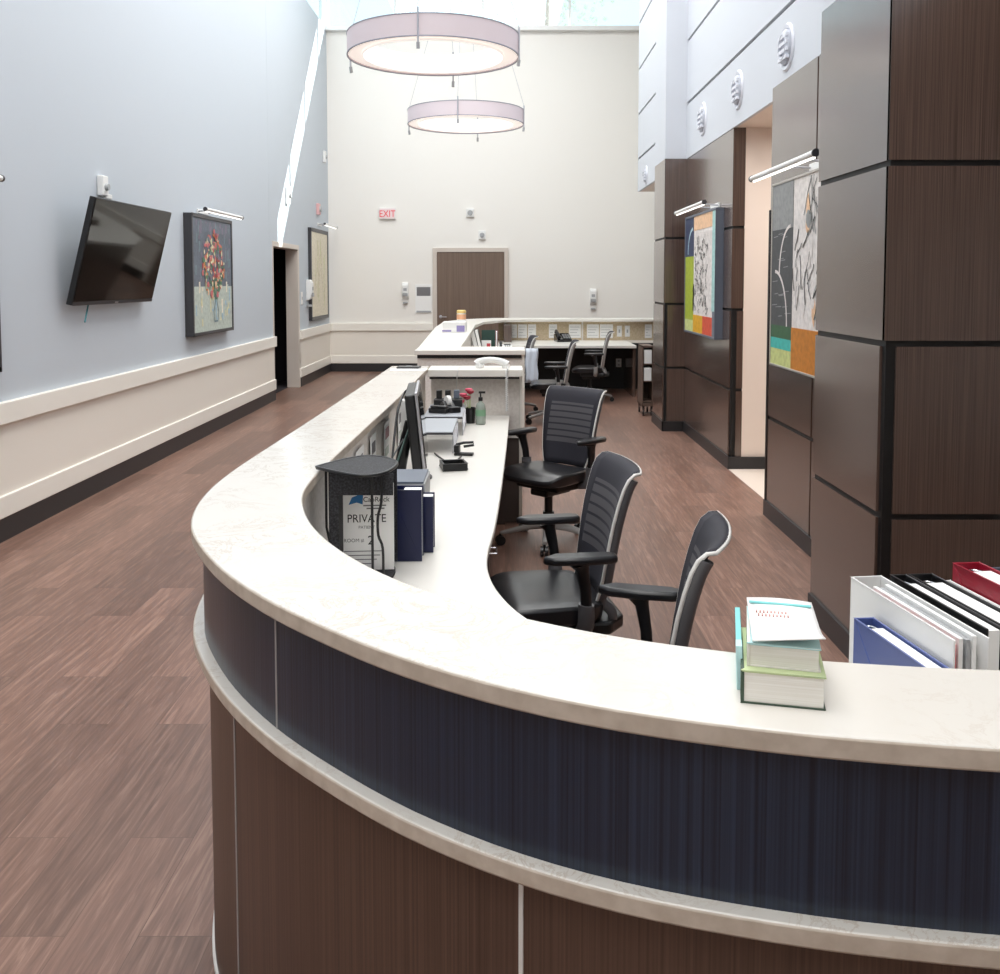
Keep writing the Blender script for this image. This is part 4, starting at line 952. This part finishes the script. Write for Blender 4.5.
for k, (dx, dy, hh, m) in enumerate(((-.045, .0, .17, 'pink_flower'), (-.01, .01, .2, 'pink_flower'), (-.02, -.015, .155, 'red'), (.0, .0, .19, 'red'), (-.06, -.01, .13, 'pink_flower'))):
    t = thing('flower_pen', ('pink flower pen leaning left in the cup', 'tallest pink flower pen in the cup', 'short red flower pen in the cup', 'upright red flower pen in the cup', 'lowest pink flower pen leaning far left')[k], 'pen', (-.222, 6.05, ZW), 0, 'flower pens in the cup')
    b = MB(); b.cyl((dx*.1, dy*.1, .012), (dx, dy, hh), .003, 'lime', n=6); b.obj('stem', t)
    b = MB(); b.lathe([(.006, hh-.005), (.022, hh+.005), (.026, hh+.018), (.016, hh+.022), (.004, hh+.014)], m, 10, c=(dx, dy)); b.obj('bloom', t, smooth=40)
sb = thing('sanitizer_bottle', 'clear pump bottle with black pump beside the pen cup', 'bottle', (-.155, 6.0, ZW))
b = MB(); b.lathe([(.03, 0), (.033, .008), (.032, .1), (.026, .13), (.012, .145), (.012, .155)], 'liquid', 20); b.obj('body', sb, smooth=50)
b = MB(); b.lathe([(.0335, .055), (.033, .095), (.032, .095), (.032, .055)], 'label_green', 20, closed=True); b.obj('label_band', sb, smooth=40)
b = MB(); b.lathe([(.014, .15), (.014, .172), (.005, .175), (.005, .2)], 'black_plastic', 14); b.box(-.012, .03, -.007, .007, .197, .21, 'black_plastic'); b.obj('pump', sb, smooth=40)
st = thing('stapler', 'black stapler standing open on the white worktop', 'stapler', (-.215, 4.92, ZW), R(-10))
b = MB(); b.box(-.05, .05, -.02, .02, 0, .014, 'black_plastic'); b.obj('base', st, bevel=.004)
b = MB(); b.box(-.05, -.022, -.02, .02, .014, .055, 'black_plastic'); b.obj('hinge_block', st, bevel=.004)
b = MB(); b.tube([(-.04, 0, .055), (.0, 0, .066), (.05, 0, .07), (.052, 0, .055), (.0, 0, .046)], .007, 'black_plastic', 8); b.obj('arm', st, smooth=50)
bt = thing('card_reader_cradle', 'flat black square tray in front of the stapler', 'tray', (-.25, 4.56, ZW), R(12))
b = MB(); b.box(-.06, .06, -.06, .06, 0, .008, 'black_plastic')
for a in ((-.06, -.05, -.06, .06), (.05, .06, -.06, .06), (-.06, .06, -.06, -.05), (-.06, .06, .05, .06)): b.box(*a, .008, .036, 'black_plastic')
b.obj('body', bt, bevel=.003)
b = MB(); b.box(-.03, .03, -.03, .03, .008, .022, 'black_gloss'); b.obj('pad', bt)
# handset on partition cap
hs = thing('telephone_handset', 'white telephone handset lying on the partition cap', 'telephone', (-.08, 6.36, 1.066), R(-6))
b = MB(); b.tube(spline([(-.105, 0, .028), (-.085, 0, .045), (-.02, 0, .055), (.05, 0, .045), (.095, 0, .022)], 4), [.022+.012*abs(1-2*i/16)**2 for i in range(17)], 'white_plastic', 12, flat=.8); b.obj('grip', hs, smooth=60)
b = MB(); b.cyl((-.095, 0, .0), (-.085, 0, .03), .03, 'white_plastic', n=18); b.cyl((.09, 0, .0), (.085, 0, .02), .028, 'white_plastic', n=18); b.obj('ear_cups', hs, smooth=40)
b = MB(); pts = [(.012+.008*math.cos(k*1.3), 6.225+.008*math.sin(k*1.3), 1.07-.0028*k) for k in range(100)]
b.tube([(.015, 6.34, 1.078), (.015, 6.26, 1.085)]+pts, .0035, 'coil', 6); tag(b.obj('coiled_cord', smooth=60), 'white coiled cord hanging from the handset over the partition', 'cord')
b = MB(); b.tube(spline([(-.305, 6.45, 1.068), (-.31, 6.23, 1.072), (-.315, 6.225, 1.03), (-.33, 6.34, .9), (-.36, 6.2, .865)], 5), .003, 'coil', 6); tag(b.obj('thin_cord', smooth=60), 'thin pale cord draped over the partition cap left of the handset', 'cord')
dv2 = thing('card_terminal', 'flat black device at the far end of the white counter', 'device', (-.64, 6.3, ZT), R(-4))
b = MB(); b.box(-.075, .075, -.05, .05, 0, .014, 'black_plastic'); b.obj('body', dv2, bevel=.005)
b = MB(); b.box(-.02, .02, -.02, .02, .014, .0165, 'grey_plastic'); b.obj('button_plate', dv2)
b = MB(); b.box(-.12, .12, -.06, .06, 0, .002, 'paper'); o = b.obj('paper_slip'); o.location = (-.63, 6.19, ZT); tag(o, 'white slip of paper beneath the black device at the counter end', 'paper')

# ------------------------------------------------------------------ tree beyond the clerestory
tr = thing('tree', 'sparse pale tree outside the back clerestory windows', 'tree', (1.0, 24, 0))
b = MB(); b.tube([(0, 0, 0), (.1, 0, 4), (0, 0, 7), (.1, 0, 9.5)], [.15, .12, .08, .02], 'bark', 8); b.obj('trunk', tr, smooth=50)
rg = random.Random(4); b = MB()
for k in range(420):
    a = rg.random()*2*PI; q = 1.7*math.sqrt(rg.random()); z = 7.6+2.2*rg.random(); x, y = q*math.cos(a), q*math.sin(a); s = .03+.05*rg.random()
    b.add([(x-s, y, z), (x, y-s*.3, z-s), (x+s, y+s*.2, z), (x, y, z+s)], [(0, 1, 2, 3)], 'leaf')
b.obj('foliage', tr)
b = MB(); b.box(-40, 40, 17.6, 70, -.3, -.2, 'p_mist'); o = struct(b.obj('ground'))

# ------------------------------------------------------------------ light
w = bpy.data.worlds.new('sky'); scn.world = w; w.use_nodes = True
bg = w.node_tree.nodes['Background']; bg.inputs['Color'].default_value = (*S(222, 240, 250), 1); bg.inputs['Strength'].default_value = 1.35
def area(name, loc, rot, sx, sy, e, col=(1, 1, 1)):
    l = bpy.data.lights.new(name, 'AREA'); l.shape = 'RECTANGLE'; l.size = sx; l.size_y = sy; l.energy = e; l.color = col
    o = bpy.data.objects.new(name, l); COL.objects.link(o); o.location = loc; o.rotation_euler = rot; return o
area('ceiling_fill', (-.6, 2.0, ZC-.08), (0, 0, 0), 3.6, 4.5, 236, (1, .985, .96))  # added out-of-view fill over the near desk, not a known fixture
area('ceiling_fill', (-.6, 8.5, ZC-.08), (0, 0, 0), 3.6, 4.5, 270, (1, .985, .96))  # added overhead fill for the middle of the hall
area('ceiling_fill', (-.6, 13.2, ZC-.08), (0, 0, 0), 3.6, 3.6, 205, (1, .985, .96))  # added overhead fill for the far desk and back wall
area('ceiling_fill', (-.6, -2.6, ZC-.08), (0, 0, 0), 3.6, 3.0, 130, (1, .985, .96))  # added fill behind the camera, brightens surfaces facing it
area('corridor_light', (3.2, 7.4, 2.9), (0, 0, 0), 1.2, 1.0, 34, (1, .93, .86))
sn = bpy.data.lights.new('sun', 'SUN'); sn.energy = 12; sn.angle = R(.5); sn.color = (1, .97, .92)
so = bpy.data.objects.new('sun', sn); COL.objects.link(so)
so.rotation_euler = Vector((1, .72, .82)).to_track_quat('Z', 'Y').to_euler(); so.location = (8, 22, 14)

# ------------------------------------------------------------------ camera
F, P_ = 950., 3.5
cam = bpy.data.cameras.new('camera'); co = bpy.data.objects.new('camera', cam); COL.objects.link(co)
co.location = (0, 0, 1.65); co.rotation_euler = (R(90-P_), 0, 0)
cam.sensor_width = 36; cam.sensor_fit = 'HORIZONTAL'; cam.lens = 36*F/1000
cy = 281+F*math.tan(R(P_)); cam.shift_x = -(505-500)/1000; cam.shift_y = (cy-487)/1000
cam.clip_start = .05; cam.clip_end = 200
scn.camera = co
vs_ = scn.view_settings; vs_.view_transform = 'Standard'; vs_.look = 'None'; vs_.exposure = .22; vs_.gamma = 1; vs_.use_curve_mapping = False
